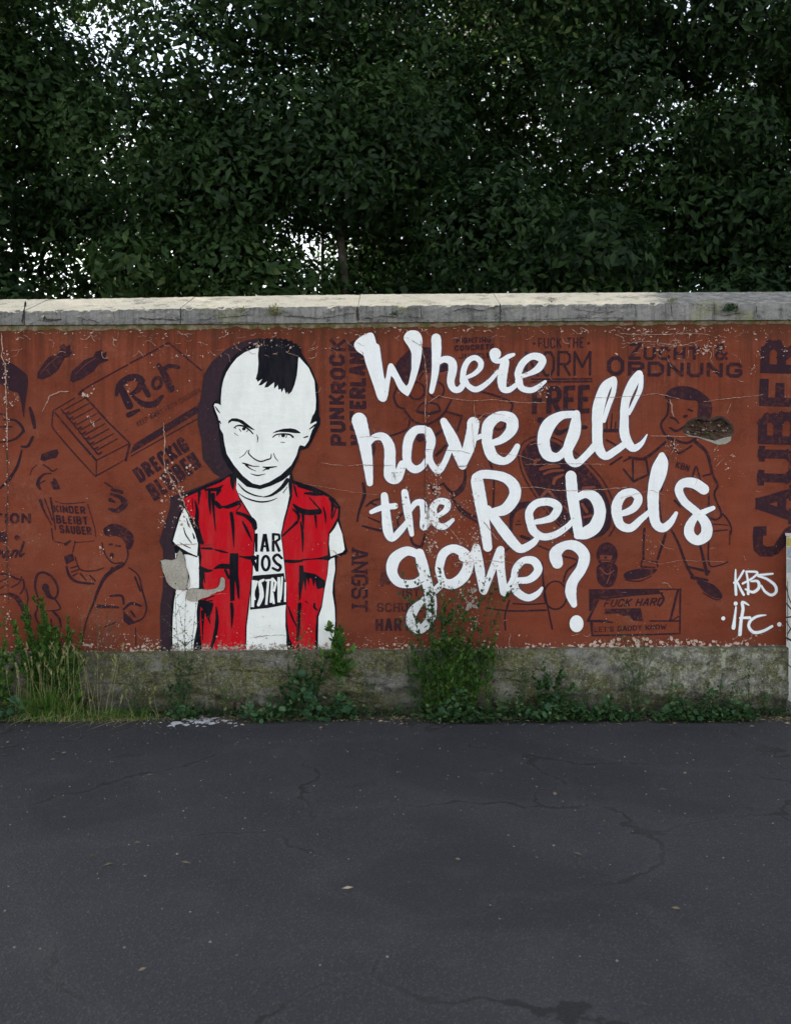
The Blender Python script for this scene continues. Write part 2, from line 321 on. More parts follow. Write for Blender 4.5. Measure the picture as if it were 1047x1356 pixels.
class Paint:
    """collects strokes and filled shapes of one colour on one layer, builds ONE mesh"""
    def __init__(s, layer): s.v = []; s.f = []; s.a = []; s.marks = []; s.wa = 0.0; s.y = -(.0012 + .0006 * layer); s.k = 0
    def step(s): s.k += 1; return s.y - 1.2e-5 * s.k
    def _add(s, pts, y, soft=None):
        i = len(s.v)
        for j, p in enumerate(pts):
            yy = y if not isinstance(y, (list, tuple)) else y[j]
            x, _, z = P(p[0], p[1]); s.v.append((x, yy, z)); s.a.append(1.0 if soft is None else soft[j])
        return i
    def fill(s, T, pts, smooth=False, jit=0.0, n=5):
        if isinstance(pts, str): pts = nums(pts, 2)
        if smooth: pts = cat(pts, True, n)
        ox, oy, k = T; q = [(ox + p[0] / k, oy + p[1] / k) for p in pts]
        if jit:
            q = [(x + random.uniform(-jit, jit), y + random.uniform(-jit, jit)) for x, y in q]
        y = s.step(); i = s._add(q, y)
        for t in tessellate_polygon([[Vector((p[0], p[1], 0)) for p in q]]):
            a, b, c_ = (q[t[0]], q[t[1]], q[t[2]])
            cr = (b[0] - a[0]) * (c_[1] - a[1]) - (b[1] - a[1]) * (c_[0] - a[0])
            s.f.append((i + t[0], i + t[1], i + t[2]) if cr < 0 else (i + t[0], i + t[2], i + t[1]))
        return s
    def stroke(s, T, pts, caps=True, n=7, wadd=0.0, soft=False, wob=.03, closed=False):
        if isinstance(pts, str): pts = nums(pts, 3)
        ox, oy, k = T; q = [(ox + a / k, oy + b / k, max(w / k + wadd + s.wa, .2)) for a, b, w in pts]
        c_ = cat(q, closed, n) if len(q) > 2 else [tuple(q[0][j] + (q[1][j] - q[0][j]) * t / 4 for j in range(3)) for t in range(5)]
        if closed: c_.append(c_[0])
        m = len(c_); y0 = s.step() ; g = 1.1e-5 / max(m, 1)
        if caps and not soft:
            ext = []
            for e, (p, p2) in enumerate(((c_[0], c_[1]), (c_[-1], c_[-2]))):
                dx, dy = p[0] - p2[0], p[1] - p2[1]; L = math.hypot(dx, dy) or 1
                r = p[2] / 2; cap = [(p[0] + dx / L * r * math.sin(a), p[1] + dy / L * r * math.sin(a), 2 * r * math.cos(a) + .02) for a in (R(30), R(58), R(80), R(90))]
                ext.append(cap)
            c_ = list(reversed(ext[0])) + c_ + ext[1]; m = len(c_)
        L_, Rr, Mm = [], [], []
        for i, p in enumerate(c_):
            a, b = c_[max(i - 1, 0)], c_[min(i + 1, m - 1)]
            dx, dy = b[0] - a[0], b[1] - a[1]; L = math.hypot(dx, dy) or 1
            w = p[2] / 2 * (1 + wob * math.sin(i * 1.7 + p[0] * .9) * (0 if soft else 1))
            L_.append((p[0] + dy / L * w, p[1] - dx / L * w)); Rr.append((p[0] - dy / L * w, p[1] + dx / L * w)); Mm.append((p[0], p[1]))
        ys = [y0 - g * i for i in range(m)]
        if soft:
            en = [0.0 if i in (0, m - 1) else 1.0 for i in range(m)]
            a = s._add(L_, ys, [0.0] * m); b = s._add(Mm, ys, en); c2 = s._add(Rr, ys, [0.0] * m)
            for i in range(m - 1):
                s.f.append((a + i, a + i + 1, b + i + 1, b + i)); s.f.append((b + i, b + i + 1, c2 + i + 1, c2 + i))
        else:
            a = s._add(L_, ys); b = s._add(Rr, ys)
            for i in range(m - 1): s.f.append((a + i, a + i + 1, b + i + 1, b + i))
        return s
    def ring(s, T, cx, cy, rx, ry, w, rot=0.0):
        pts = [(cx + rx * math.cos(t) * math.cos(rot) - ry * math.sin(t) * math.sin(rot), cy + rx * math.cos(t) * math.sin(rot) + ry * math.sin(t) * math.cos(rot), w) for t in [i * math.pi / 6 for i in range(12)]]
        return s.stroke(T, pts, caps=False, n=3, closed=True)
    def disc(s, T, cx, cy, rx, ry=None):
        ry = ry or rx; return s.fill(T, [(cx + rx * math.cos(i * math.pi / 9), cy + ry * math.sin(i * math.pi / 9)) for i in range(18)])
    def seg(s, a, b, w, ext=.0):
        dx, dy = b[0] - a[0], b[1] - a[1]; L = math.hypot(dx, dy) or 1; ux, uy = dx / L, dy / L
        a = (a[0] - ux * ext, a[1] - uy * ext); b = (b[0] + ux * ext, b[1] + uy * ext); h = w / 2
        y = s.step(); i = s._add([(a[0] + uy * h, a[1] - ux * h), (b[0] + uy * h, b[1] - ux * h), (b[0] - uy * h, b[1] + ux * h), (a[0] - uy * h, a[1] + ux * h)], y)
        s.f.append((i, i + 1, i + 2, i + 3))
    def text(s, T, txt, a, b, up, w, slab=False, gap=.2, thin={}, jit=0.0):
        """stencil capitals from a to b along the baseline, up = height vector (tile units); w = stroke width in photo pixels"""
        ox, oy, k = T; A = (ox + a[0] / k, oy + a[1] / k); B = (ox + b[0] / k, oy + b[1] / k); U = (up[0] / k, up[1] / k)
        ws = [FW.get(ch, 1.0) for ch in txt]; tot = sum(ws) + gap * (len(txt) - 1)
        D = ((B[0] - A[0]) / tot, (B[1] - A[1]) / tot); cw = math.hypot(*D); hh = math.hypot(*U); x0 = 0.0
        for ch, fw in zip(txt, ws):
            s.marks.append((len(s.v), len(s.f)))
            mx = min(w / 2 / cw, fw * .45); my = w / 2 / hh
            def q(p, x0=x0, fw=fw, mx=mx, my=my):
                x = x0 + mx + p[0] * (fw - 2 * mx); y = my + p[1] * (1 - 2 * my)
                return (A[0] + D[0] * x + U[0] * y, A[1] + D[1] * x + U[1] * y)
            for pl in FONT.get(ch, []):
                for i in range(len(pl) - 1):
                    s.seg(q(pl[i]), q(pl[i + 1]), w, w * .3 if not slab else w * .45)
                if slab and ch not in 'SCOGZ&' and len(pl) >= 2:
                    for e, e2 in ((pl[0], pl[1]), (pl[-1], pl[-2])):
                        if e[1] in (0, 1) and abs(e[0] - e2[0]) < .55 and abs(e[1] - e2[1]) > .2:
                            dd = .24 / max(fw - 2 * mx, .2)
                            s.seg(q((e[0] - dd, e[1])), q((e[0] + dd, e[1])), w * .7, 0)
            x0 += fw + gap
        return s
    def build(s, name, mat, parent, label=None, attr=False):
        return mesh(name, s.v, s.f, mat, parent, attr={'soft': s.a} if attr else None, label=label)
def build_letters(p, mat, parent, label):
    """lettering: each character a mesh of its own under the slogan"""
    r = empty('painted_slogan', parent=parent, label=label); mk = p.marks + [(len(p.v), len(p.f))]
    if mk[0][0] > 0: mesh('painted_mark', p.v[:mk[0][0]], p.f[:mk[0][1]], mat, r)
    for (v0, f0), (v1, f1) in zip(mk[:-1], mk[1:]):
        if f1 > f0: mesh('painted_letter', p.v[v0:v1], [tuple(i - v0 for i in t) for t in p.f[f0:f1]], mat, r)
    return r
FW = {'I': .35, 'M': 1.3, 'W': 1.4, ' ': .45, "'": .2, '.': .3, 'L': .85, 'E': .85, 'F': .85}
FONT = {
 'A': [[(0, 0), (.42, 1), (.58, 1), (1, 0)], [(.2, .32), (.8, .32)]],
 'B': [[(0, 0), (0, 1), (.7, 1), (.92, .86), (.92, .66), (.7, .52), (0, .52)], [(.7, .52), (1, .38), (1, .14), (.75, 0), (0, 0)]],
 'C': [[(1, .78), (.8, 1), (.22, 1), (0, .8), (0, .2), (.22, 0), (.8, 0), (1, .22)]],
 'D': [[(0, 0), (0, 1), (.7, 1), (1, .75), (1, .25), (.7, 0), (0, 0)]],
 'E': [[(1, 1), (0, 1), (0, 0), (1, 0)], [(0, .5), (.8, .5)]],
 'F': [[(1, 1), (0, 1), (0, 0)], [(0, .5), (.8, .5)]],
 'G': [[(1, .8), (.8, 1), (.22, 1), (0, .8), (0, .2), (.22, 0), (.8, 0), (1, .2), (1, .45), (.6, .45)]],
 'H': [[(0, 0), (0, 1)], [(1, 0), (1, 1)], [(0, .5), (1, .5)]],
 'I': [[(.5, 0), (.5, 1)]], 'J': [[(.8, 1), (.8, .2), (.6, 0), (.2, 0), (0, .2)]],
 'K': [[(0, 0), (0, 1)], [(1, 1), (.1, .45)], [(.3, .58), (1, 0)]],
 'L': [[(0, 1), (0, 0), (1, 0)]],
 'M': [[(0, 0), (0, 1), (.5, .35), (1, 1), (1, 0)]], 'N': [[(0, 0), (0, 1), (1, 0), (1, 1)]],
 'O': [[(.3, 0), (0, .25), (0, .75), (.3, 1), (.7, 1), (1, .75), (1, .25), (.7, 0), (.3, 0)]],
 'P': [[(0, 0), (0, 1), (.75, 1), (1, .85), (1, .6), (.75, .45), (0, .45)]],
 'R': [[(0, 0), (0, 1), (.75, 1), (1, .85), (1, .62), (.75, .48), (0, .48)], [(.45, .48), (1, 0)]],
 'S': [[(1, .8), (.8, 1), (.2, 1), (0, .82), (0, .65), (.2, .53), (.8, .47), (1, .33), (1, .18), (.8, 0), (.2, 0), (0, .2)]],
 'T': [[(0, 1), (1, 1)], [(.5, 1), (.5, 0)]],
 'U': [[(0, 1), (0, .2), (.25, 0), (.75, 0), (1, .2), (1, 1)]], 'V': [[(0, 1), (.5, 0), (1, 1)]],
 'W': [[(0, 1), (.25, 0), (.5, .7), (.75, 0), (1, 1)]], 'X': [[(0, 0), (1, 1)], [(0, 1), (1, 0)]],
 'Y': [[(0, 1), (.5, .5), (1, 1)], [(.5, .5), (.5, 0)]], 'Z': [[(0, 1), (1, 1), (0, 0), (1, 0)]],
 '&': [[(1, 0), (.15, .75), (.3, 1), (.6, 1), (.7, .8), (.05, .3), (.2, 0), (.6, 0), (1, .45)]],
 "'": [[(.5, 1), (.5, .75)]], '.': [[(.5, 0), (.5, .1)]],
}
# ------------------------------------------------------------------ ground
ground = mesh('ground', [(-150, -150, 0), (150, -150, 0), (150, 150, 0), (-150, 150, 0)], [(0, 1, 2, 3)], M_ASPH, kind='structure')

# ------------------------------------------------------------------ the wall
wall = empty('mural_wall', (0, 0, 0), 'long red-brown painted wall with mohawk boy mural, white slogan, concrete coping and mossy plinth', 'wall'); wall['kind'] = 'thing'
XL, XR = -6.5, 6.5
def px_of(x): return 523.5 + x * PPM
def y_top(px): return 437 - (px / 1047) * 9.5          # where brown paint meets the mortar strip
def y_bot(px): return 867 - (px / 1047) * 9           # where brown paint meets the plinth
HOLE = [(903, 572), (908, 561), (915, 556), (928, 553), (940, 556), (953, 552), (965, 560), (970, 567), (971, 573), (968, 580), (962, 587), (950, 588), (938, 584), (925, 579), (912, 577)]
HOLE = cat(HOLE, True, 4); HOLE = [(x + random.uniform(-.5, .5), y + random.uniform(-.5, .5)) for x, y in HOLE]
def wall_face():
    N = 60; out = []
    top = [P(px_of(XL + (XR - XL) * i / N), y_top(px_of(XL + (XR - XL) * i / N)) - 3) for i in range(N + 1)]
    rect = [(XL, 0, 0.02), (XR, 0, 0.02)] + list(reversed(top))
    hole = [P(x, y) for x, y in HOLE]
    loops = [[Vector((p[0], p[2], 0)) for p in rect], [Vector((p[0], p[2], 0)) for p in reversed(hole)]]
    v = [(p[0], 0, p[2]) for p in rect] + [(p[0], 0, p[2]) for p in reversed(hole)]
    f = []
    for t in tessellate_polygon(loops):
        a, b, c_ = (v[i] for i in t); cr = (b[0] - a[0]) * (c_[2] - a[2]) - (b[2] - a[2]) * (c_[0] - a[0])
        f.append(tuple(t) if cr > 0 else (t[0], t[2], t[1]))
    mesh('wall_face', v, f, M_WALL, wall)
    # the masonry core behind the face, set back so that it meets nothing
    b = [(XL, .06, 0), (XR, .06, 0), (XR, .46, 0), (XL, .46, 0), (XL, .06, 2.5), (XR, .06, 2.5), (XR, .46, 2.5), (XL, .46, 2.5)]
    mesh('wall_core', b, [(0, 1, 5, 4), (1, 2, 6, 5), (2, 3, 7, 6), (3, 0, 4, 7), (4, 5, 6, 7)], M_STONE, wall)
    for s_, x in ((-1, XL), (1, XR)):
        mesh('end_face', [(x, 0, 0), (x, .06, 0), (x, .06, 2.5), (x, 0, 2.5)], [(0, 1, 2, 3)] if s_ > 0 else [(3, 2, 1, 0)], M_WALL, wall)
wall_face()
def hole_part():
    # broken edge dropping into a rough pocket of rubble
    cx, cy = 937, 571; v, f = [], []; m = len(HOLE); rings = [(1.0, .0), (.97, .012), (.9, .026), (.72, .040), (.5, .046), (.28, .049), (.02, .05)]
    for q, (k, d) in enumerate(rings):
        for x, y in HOLE:
            xx, yy = cx + (x - cx) * k, cy + (y - cy) * k
            nz = noise.noise(Vector((xx * .22, yy * .22, 3))) + .6 * noise.noise(Vector((xx * .6, yy * .6, 9)))
            dd = d * (1 + (.55 * nz if q else 0)) - (.012 if (yy > 577 and q) else 0)
            p = P(xx, yy); v.append((p[0], max(dd, 0), p[2]))
    for q in range(len(rings) - 1):
        for i in range(m):
            j = (i + 1) % m; f.append((q * m + i, q * m + j, (q + 1) * m + j, (q + 1) * m + i))
    h = mesh('broken_hole', v, f, M_RUBBLE, wall)
    # chips of stone lying in it
    def stone(px, py, r, mat, Y, name='stone'):
        vv = []; ff = []
        for a in range(6):
            t = a * math.pi / 3 + random.random() * .4; rr = r * random.uniform(.7, 1.15)
            p = P(px + rr * math.cos(t), py + rr * .75 * math.sin(t)); vv.append((p[0], Y, p[2]))
        for a in range(6):
            x, y, z = vv[a]; c0 = P(px, py); vv.append((c0[0] + (x - c0[0]) * .55, Y - r / PPM * random.uniform(.4, .8), c0[2] + (z - c0[2]) * .55))
        for a in range(6):
            b = (a + 1) % 6; ff.append((a, b, 6 + b, 6 + a))
        ff.append(tuple(range(6, 12)))
        mesh(name, vv, ff, mat, h)
    for i in range(46):
        x = random.uniform(911, 965); y = random.uniform(559, 576)
        stone(x, y, random.uniform(1.0, 2.6), random.choice((M_STONE, M_RUBBLE, M_RUBBLE, M_RUBBLE, M_CHIPG)), random.uniform(.025, .038))
    lp = Paint(3); lp.fill((0, 0, 1), [(905, 574), (915, 577), (928, 580), (945, 584), (958, 580), (967, 578), (967, 584), (960, 588), (950, 589), (938, 585), (925, 580), (912, 578)], jit=.4)
    lp.build('broken_lip', M_STONE, h)
    up_ = Paint(4); up_.stroke((0, 0, 1), '904 570 1 909 561 2.4 916 556 2.8 928 553.5 2.6 940 556 3 953 552.5 3.2 965 560 2.6 970 567 1.6'); up_.build('painted_edge_shade', M_CRACK_SHADE, h)  # dark stroke painted as shadow along the hole's upper edge
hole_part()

# coping slabs
def ct(px): return 411 - (px / 1047) * 11 if px < 0 or px > 1047 else 411.5 - 7 * min(px / 400, 1) - 4.5 * max(0, (px - 400) / 647)
def cb(px): return 430.5 - (px / 1047) * 7.5
CRK = {}
def coping():
    cuts = [px_of(XL), -420, -190, 33, 239, 474, 662, 881, 945, 1160, 1400, px_of(XR)]
    SL = math.tan(R(22.5)); DEP = .42; YF = -.032
    for a, b in zip(cuts[:-1], cuts[1:]):
        n_ = max(4, int((b - a) / 3.0)); a += .35; b -= .35; prof = []; v, f = [], []
        dz = random.uniform(-.0015, .0015); dy = random.uniform(-.002, .002)
        for i in range(n_ + 1):
            px = a + (b - a) * i / n_
            x, _, zt = P(px, ct(px), YF); zb = P(px, cb(px), YF)[2]
            jt = .005 * noise.noise(Vector((px * .13, 1, 1))) + .004 * noise.noise(Vector((px * .5, 4, 1)))
            chip = max(0, noise.noise(Vector((px * .07, 8, 2))) - .2) * .045 + max(0, noise.noise(Vector((px * .3, 3, 2))) - .25) * .03
            jb = .004 * noise.noise(Vector((px * .2, 7, 7)))
            pts = [(YF + .10 + dy, zb + .001)]
            pts.append((YF + dy + .002 + jb, zb + jb))
            for k in range(1, 6):
                pts.append((YF + dy + .006 * noise.noise(Vector((px * .12, k * .9, 5))) + .003 * noise.noise(Vector((px * .5, k * 1.9, 5))), zb + (zt - zb) * (k / 6) + jb * (1 - k / 6)))
            pts.append((YF + dy + .001 + chip * .3, zt - .006 - chip + jt))
            pts.append((YF + dy + .008 + chip, zt + jt - chip * .5))
            for k in range(1, 10):
                d = .008 + (DEP - .008) * (k / 9) ** 1.4
                pts.append((YF + dy + d, zt + (d - .008) * SL + .003 * noise.noise(Vector((px * .12, k * 2.1, 11))) + .0015 * noise.noise(Vector((px * .6, k * 5.1, 11)))))
            pts.append((YF + DEP + .06, zt + DEP * SL + .004)); pts.append((YF + DEP + .06, zb)); 
            prof.append([(x, y, z + dz) for y, z in pts])
        m = len(prof[0])
        for r_ in prof: v += r_
        for i in range(n_):
            for k in range(m - 1): f.append((i * m + k, (i + 1) * m + k, (i + 1) * m + k + 1, i * m + k + 1))
            f.append((i * m + m - 1, (i + 1) * m + m - 1, (i + 1) * m, i * m))
        f.append(tuple(range(m))); f.append(tuple(reversed([n_ * m + k for k in range(m)])))
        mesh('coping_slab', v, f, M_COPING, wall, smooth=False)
    # thin mortar bed between paint and coping
    v, f = [], []; N = 420
    for i in range(N + 1):
        px = px_of(XL) + (px_of(XR) - px_of(XL)) * i / N
        nb = 3.4 * noise.noise(Vector((px * .05, 2, 2))) + 2.8 * noise.noise(Vector((px * .27, 5, 2))) + .6
        t = P(px, cb(px) - 1.5, -.010); b = P(px, min(y_top(px) + nb, y_top(px) + 4.5), -.010)
        v += [(t[0], .02, t[2]), (t[0], -.013 + .003 * noise.noise(Vector((px * .3, 1, 0))), t[2]), (b[0], -.011 + .003 * noise.noise(Vector((px * .3, 3, 0))), (t[2] + b[2]) / 2 + .002), (b[0], -.003, b[2]), (b[0], .001, b[2] - .001)]
    for i in range(N):
        for k in range(4): f.append((i * 5 + k, i * 5 + k + 1, (i + 1) * 5 + k + 1, (i + 1) * 5 + k))
    mesh('mortar_bed', v, f, M_MORTAR, wall)
coping()
def crackline(pts, w, y, amp=.8, sub=4, layerobj=None, T=(0, 0, 1)):
    """jagged thin ribbon along a polyline in photo pixels"""
    ox, oy, k = T; q = [(ox + a / k, oy + b / k) for a, b in pts]; out = []
    for a, b in zip(q[:-1], q[1:]):
        L = math.hypot(b[0] - a[0], b[1] - a[1]); m = max(2, int(L / 3))
        for i in range(m):
            t = i / m; nx, ny = -(b[1] - a[1]) / (L or 1), (b[0] - a[0]) / (L or 1)
            o = random.uniform(-amp, amp) if i else 0
            out.append((a[0] + (b[0] - a[0]) * t + nx * o, a[1] + (b[1] - a[1]) * t + ny * o))
    out.append(q[-1]); v, f = [], []
    for i, p in enumerate(out):
        a, b = out[max(i - 1, 0)], out[min(i + 1, len(out) - 1)]; dx, dy = b[0] - a[0], b[1] - a[1]; L = math.hypot(dx, dy) or 1
        ww = w * random.uniform(.3, 1.15) * (.5 if i in (0, len(out) - 1) else 1) / 2
        for s_ in (1, -1):
            X, _, Z = P(p[0] + s_ * dy / L * ww, p[1] - s_ * dx / L * ww, y); v.append((X, y, Z))
    for i in range(len(out) - 1): f.append((2 * i, 2 * i + 2, 2 * i + 3, 2 * i + 1))
    return v, f
def cracks(name, items, mat, y, parent=None):
    V, F = [], []
    for j, it in enumerate(items):
        v, f = crackline(nums(it[0], 2), it[1], y - j * 1e-5, it[2] if len(it) > 2 else .8); o = len(V); V += v; F += [tuple(a + o for a in t) for t in f]
    return mesh(name, V, F, mat, parent or wall, kind='stuff')
# open cracks and spalls across the coping's face
cracks('coping_crack', [('34 399 33 408 31 418 30 428', 3.2, .7), ('58 425 60 419 62 423 74 424 82 423', 3.0, .5), ('104 420 112 423 122 424 133 428', 1.0), ('110 431 109 424 114 421', 1.0), ('185 421 200 423 215 422 232 424 243 423', 1.8, .8),
    ('73 409 75 418', .9), ('40 430 52 424 70 425', .9), ('262 428 300 427 345 427', .8), ('375 418 395 419 420 422 440 420 455 416 470 415', 1.3, .6), ('476 421 495 421 505 418 525 420', 1.2, .6), ('473 406 474 422 475 424', 4.2, .5),
    ('556 404 557 414 558 423', 1.5, .8), ('540 419 556 421', 1.0), ('318 418 335 417', .9), ('945 400 945 418', 1.4, .5), ('946 415 960 418 975 415 990 416', 1.1, .7), ('888 402 890 420', 1.2), ('700 424 760 421 820 421', .8), ('600 412 615 408 640 411 662 404', 1.1, .8), ('662 402 663 412 661 424', 1.6, .7), ('760 409 790 414 815 412', .9, .8), ('840 403 842 420', 1.0, .6), ('239 407 240 416 238 430', 1.2, .6), ('262 424 300 420 318 418', .9, .7), ('1000 404 1003 421', 1.2, .7), ('150 412 152 424', .9, .6)], M_CRACK_SHADE, -.0415)
# plinth: rough cast concrete with a ledge, cracks and a ragged foot
PCR = [nums(s, 2) for s in ('-20 880 0 881 40 882 60 881', '130 905 160 906 185 908 200 903 215 906', '240 895 270 892 300 888 330 889 372 892', '340 876 365 878 372 889 380 893', '460 895 500 897', '640 887 680 889 716 887',
   '628 905 650 902 668 900 690 903 706 901', '640 905 642 930', '160 873 160 895', '800 925 820 915', '272 870 280 925', '470 905 500 908 520 905', '900 925 930 930', '960 910 975 900 995 895', '0 925 40 930')]
def segd(px, py, pl):
    d = np.full(px.shape, 1e9)
    for a, b in zip(pl[:-1], pl[1:]):
        vx, vy = b[0] - a[0], b[1] - a[1]; t = np.clip(((px - a[0]) * vx + (py - a[1]) * vy) / (vx * vx + vy * vy), 0, 1)
        d = np.minimum(d, np.hypot(px - a[0] - t * vx, py - a[1] - t * vy))
    return d
def plinth():
    xs = np.concatenate([np.arange(px_of(XL), -60, 9.0), np.arange(-60, 1110, 1.9), np.arange(1110, px_of(XR), 9.0)])
    nz = 52; v = []; X = xs[:, None].repeat(nz, 1); T = np.linspace(0, 1, nz)[None, :].repeat(len(xs), 0)
    ytop = 867 - X / 1047 * 9; py = ytop + (950 - ytop) * T
    N = np.zeros(X.shape); 
    for i in range(X.shape[0]):
        for j in range(nz):
            a, b = X[i, j], py[i, j]
            N[i, j] = .007 * noise.noise(Vector((a * .02, b * .035, 1))) + .006 * noise.noise(Vector((a * .06, b * .09, 4))) + .003 * noise.noise(Vector((a * .25, b * .3, 7))) + .0012 * noise.noise(Vector((a * .8, b * .8, 7)))
    d = np.full(X.shape, 1e9)
    for pl in PCR:
        jx = 1.2 * np.sin(X * .5) + .8 * np.sin(X * 1.3 + 1); d = np.minimum(d, segd(X, py + jx * .5, pl))
    rec = .014 * np.clip(1 - d / 1.6, 0, 1)
    gap = .05 * np.clip(1 - np.abs(X - 294) / 7, 0, 1) ** .5 * np.clip((py - 919) / 8, 0, 1)           # missing block at the foot
    foot = .030 * np.clip((py - 918 - 6 * np.sin(X * .021) - 4 * np.sin(X * .067)) / 9, 0, 1)             # upper lift hangs over the footing
    lip = .010 * np.clip(1 - (py - ytop) / 13, 0, 1) ** .3 * 0
    Y = -(.058 + N) + rec + gap + foot + lip
    Y = np.minimum(Y, -.006)
    verts = []
    for i in range(X.shape[0]):
        r0 = P(X[i, 0], y_bot(X[i, 0]) - 2.5 + 1.5 * noise.noise(Vector((X[i, 0] * .1, 3, 3))), 0)
        verts.append((r0[0], .004, r0[2] + .006))
        verts.append((r0[0], -.012 - .004 * noise.noise(Vector((X[i, 0] * .2, 3, 3))), r0[2] + .004))
        for j in range(nz):
            x, y, z = P(X[i, j], py[i, j], float(Y[i, j])); verts.append(((X[i, j] - 523.5) / PPM, float(Y[i, j]), z if j < nz - 1 else -.02))
    m = nz + 2; faces = [(i * m + k, i * m + k + 1, (i + 1) * m + k + 1, (i + 1) * m + k) for i in range(len(xs) - 1) for k in range(m - 1)]
    mesh('plinth', verts, faces, M_PLINTH, wall)
plinth()

# ------------------------------------------------------------------ faded stencils on the brown ground
A, B, Cc, D = tile(460, 430, 3.996), tile(700, 430, 3.996), tile(480, 600, 3.996), tile(700, 600, 3.996)
E8, K4, K5, K6, K7, K8 = tile(600, 435), tile(0, 440), tile(0, 570), tile(0, 700), tile(480, 560), tile(660, 590)
F1, F2, F4, F5 = tile(0, 385, 4.027), tile(0, 670, 4.027), tile(650, 385, 4.027), tile(800, 385, 4.239)
F8, MM, Z6 = tile(155, 560), tile(455, 710), tile(840, 590)
U1 = tile(0, 0, 1)
def drawing(f, name='painted_drawing', mat=None, label=None, layer=1):
    p = Paint(layer); p.wa = .45; f(p)
    if name == 'painted_slogan' and p.marks: return build_letters(p, mat or M_STENCIL, wall, label)
    return p.build(name, mat or M_STENCIL, wall, label)
def strokes(p, T, *ss):
    for s_ in ss: p.stroke(T, s_)
def d_head(p):
    p.fill(K4, '-40 280 0 285 60 305 150 340 230 400 290 460 300 540 280 680 265 800 255 900 240 820 215 690 190 640 120 620 60 580 0 540 -40 530', True)
    strokes(p, K4, '320 800 24 350 900 40 370 1010 30', '-20 860 12 80 875 10', '50 925 14 160 930 22 230 990 26 255 1050 26', '-20 1000 12 130 1000 12')
    strokes(p, K5, '350 70 24 300 165 26 235 170 20', '250 10 26 180 80 22 90 115 14 -20 125 14', '235 210 14 190 370 26 120 490 30 60 560 22 -20 630 16')
drawing(d_head, label='partial stencil of a face with black hair and glasses at the left edge')
def d_bomb1(p):
    p.fill(K4, '400 490 400 430 450 350 510 270 600 225 640 190 635 150 680 120 700 150 750 130 745 180 775 205 730 262 690 270 650 340 610 410 530 470 450 500')
def d_bomb2(p):
    p.fill(F1, '375 480 385 430 450 370 500 350 512 325 545 315 545 335 572 325 565 350 580 372 530 390 500 430 440 470 390 490')
drawing(d_bomb1, label='small purple bomb stencil pointing down left'); drawing(d_bomb2, label='second bomb stencil, nearer the matchbox')
p = Paint(2); strokes(p, K4, '430 440 5 520 340 6 620 255 5', '505 400 4 540 450 4', '560 320 4 605 380 4', '800 450 4 900 350 6 1020 270 5'); p.build('painted_line', M_BROWNOVER, wall)['kind'] = 'stuff'
def d_matchbox(p):
    strokes(p, F1, '425 550 14 470 512 6 680 396 6', '695 386 6 800 332 7 900 276 6', '905 280 6 980 345 6 1075 425 5', '450 560 7 560 680 8', '565 688 6 690 810 6', '400 572 4 285 640 4', '285 645 5 280 700 4 290 740 4 400 870 5 510 990 4',
      '295 650 6 400 775 8 515 905 9', '515 905 4 690 815 5', '510 990 5 670 900 4', '515 910 4 515 985 4', '692 820 11 672 905 10', '700 882 4 1080 668 4')
    p.fill(F1, '692 872 716 818 1050 612 1075 580 1075 640')
    for i in range(9):
        t = i / 8; x, y = 335 + 175 * t, 640 + 215 * t
        p.stroke(F1, [(x + 10, y - 6, 4), (x + 60, y - 34, 4), (x + 118, y - 66, 3)])
        p.stroke(F1, [(x - 6, y - 8, 5), (x + 14, y + 16, 8), (x + 34, y + 6, 6)])
drawing(d_matchbox, label='large stencilled open matchbox outline')
def d_riot(p):
    strokes(p, F1, '622 556 14 640 500 30 700 462 34 752 474 34 742 522 30 700 552 14', '648 522 34 690 612 42', '708 560 12 762 602 28 822 604 32 866 562 16', '688 662 28 742 636 14', '768 512 26 792 556 26', '848 398 22 885 460 36 912 522 40', '868 432 22 900 402 22 952 408 18')
    p.disc(F1, 764, 478, 11); p.ring(F1, 838, 492, 22, 30, 16, .3)
drawing(d_riot, 'painted_slogan', label='stencilled word Riot on the matchbox')
drawing(lambda p: p.text(F1, 'KEEP AWAY FROM CHILDREN', (738, 726), (1075, 540), (-12, -25), .95), 'painted_slogan', M_STENCIL2)
drawing(lambda p: (p.text(F8, 'DRECKIG', (252, 642), (782, 282), (-92, -142), 4.7, gap=.18), p.text(F8, 'BLEIBEN', (402, 836), (905, 462), (-102, -165), 5.0, gap=.16)), 'painted_slogan', label='slanted stencil words DRECKIG BLEIBEN')
def d_cap(p):
    p.fill(K5, '430 310 445 250 540 215 612 198 625 240 600 290 540 300 470 325')
    strokes(p, K5, '460 360 8 520 400 14 560 430 12 610 405 6', '545 455 10 480 460 16 420 510 26 405 575 36 430 620 20', '320 470 5 350 400 6 395 368 5', '430 560 10 480 530 10')
    p.fill(K5, '570 500 600 520 645 622 570 628 535 545 560 540')
drawing(d_cap)
def d_small(p): strokes(p, F1, '560 1022 6 600 1050 9', '600 1060 16 650 1075 18', '595 1085 12 640 1100 20 668 1130 34', '590 1115 22 610 1125 10', '668 1140 30 630 1172 26 585 1165 12')
drawing(d_small)
def d_news(p):
    strokes(p, K5, '430 740 30 470 850 16 550 1000 8', '475 720 9 560 950 10', '540 720 22 570 900 14 590 1047 8', '590 750 5 700 776 6 900 760 5', '930 780 6 1010 1040 6')
    strokes(p, K6, '1008 0 6 1018 90 5', '550 0 10 565 120 8', '580 135 7 680 155 6', '790 150 6 1000 128 5')
drawing(d_news)
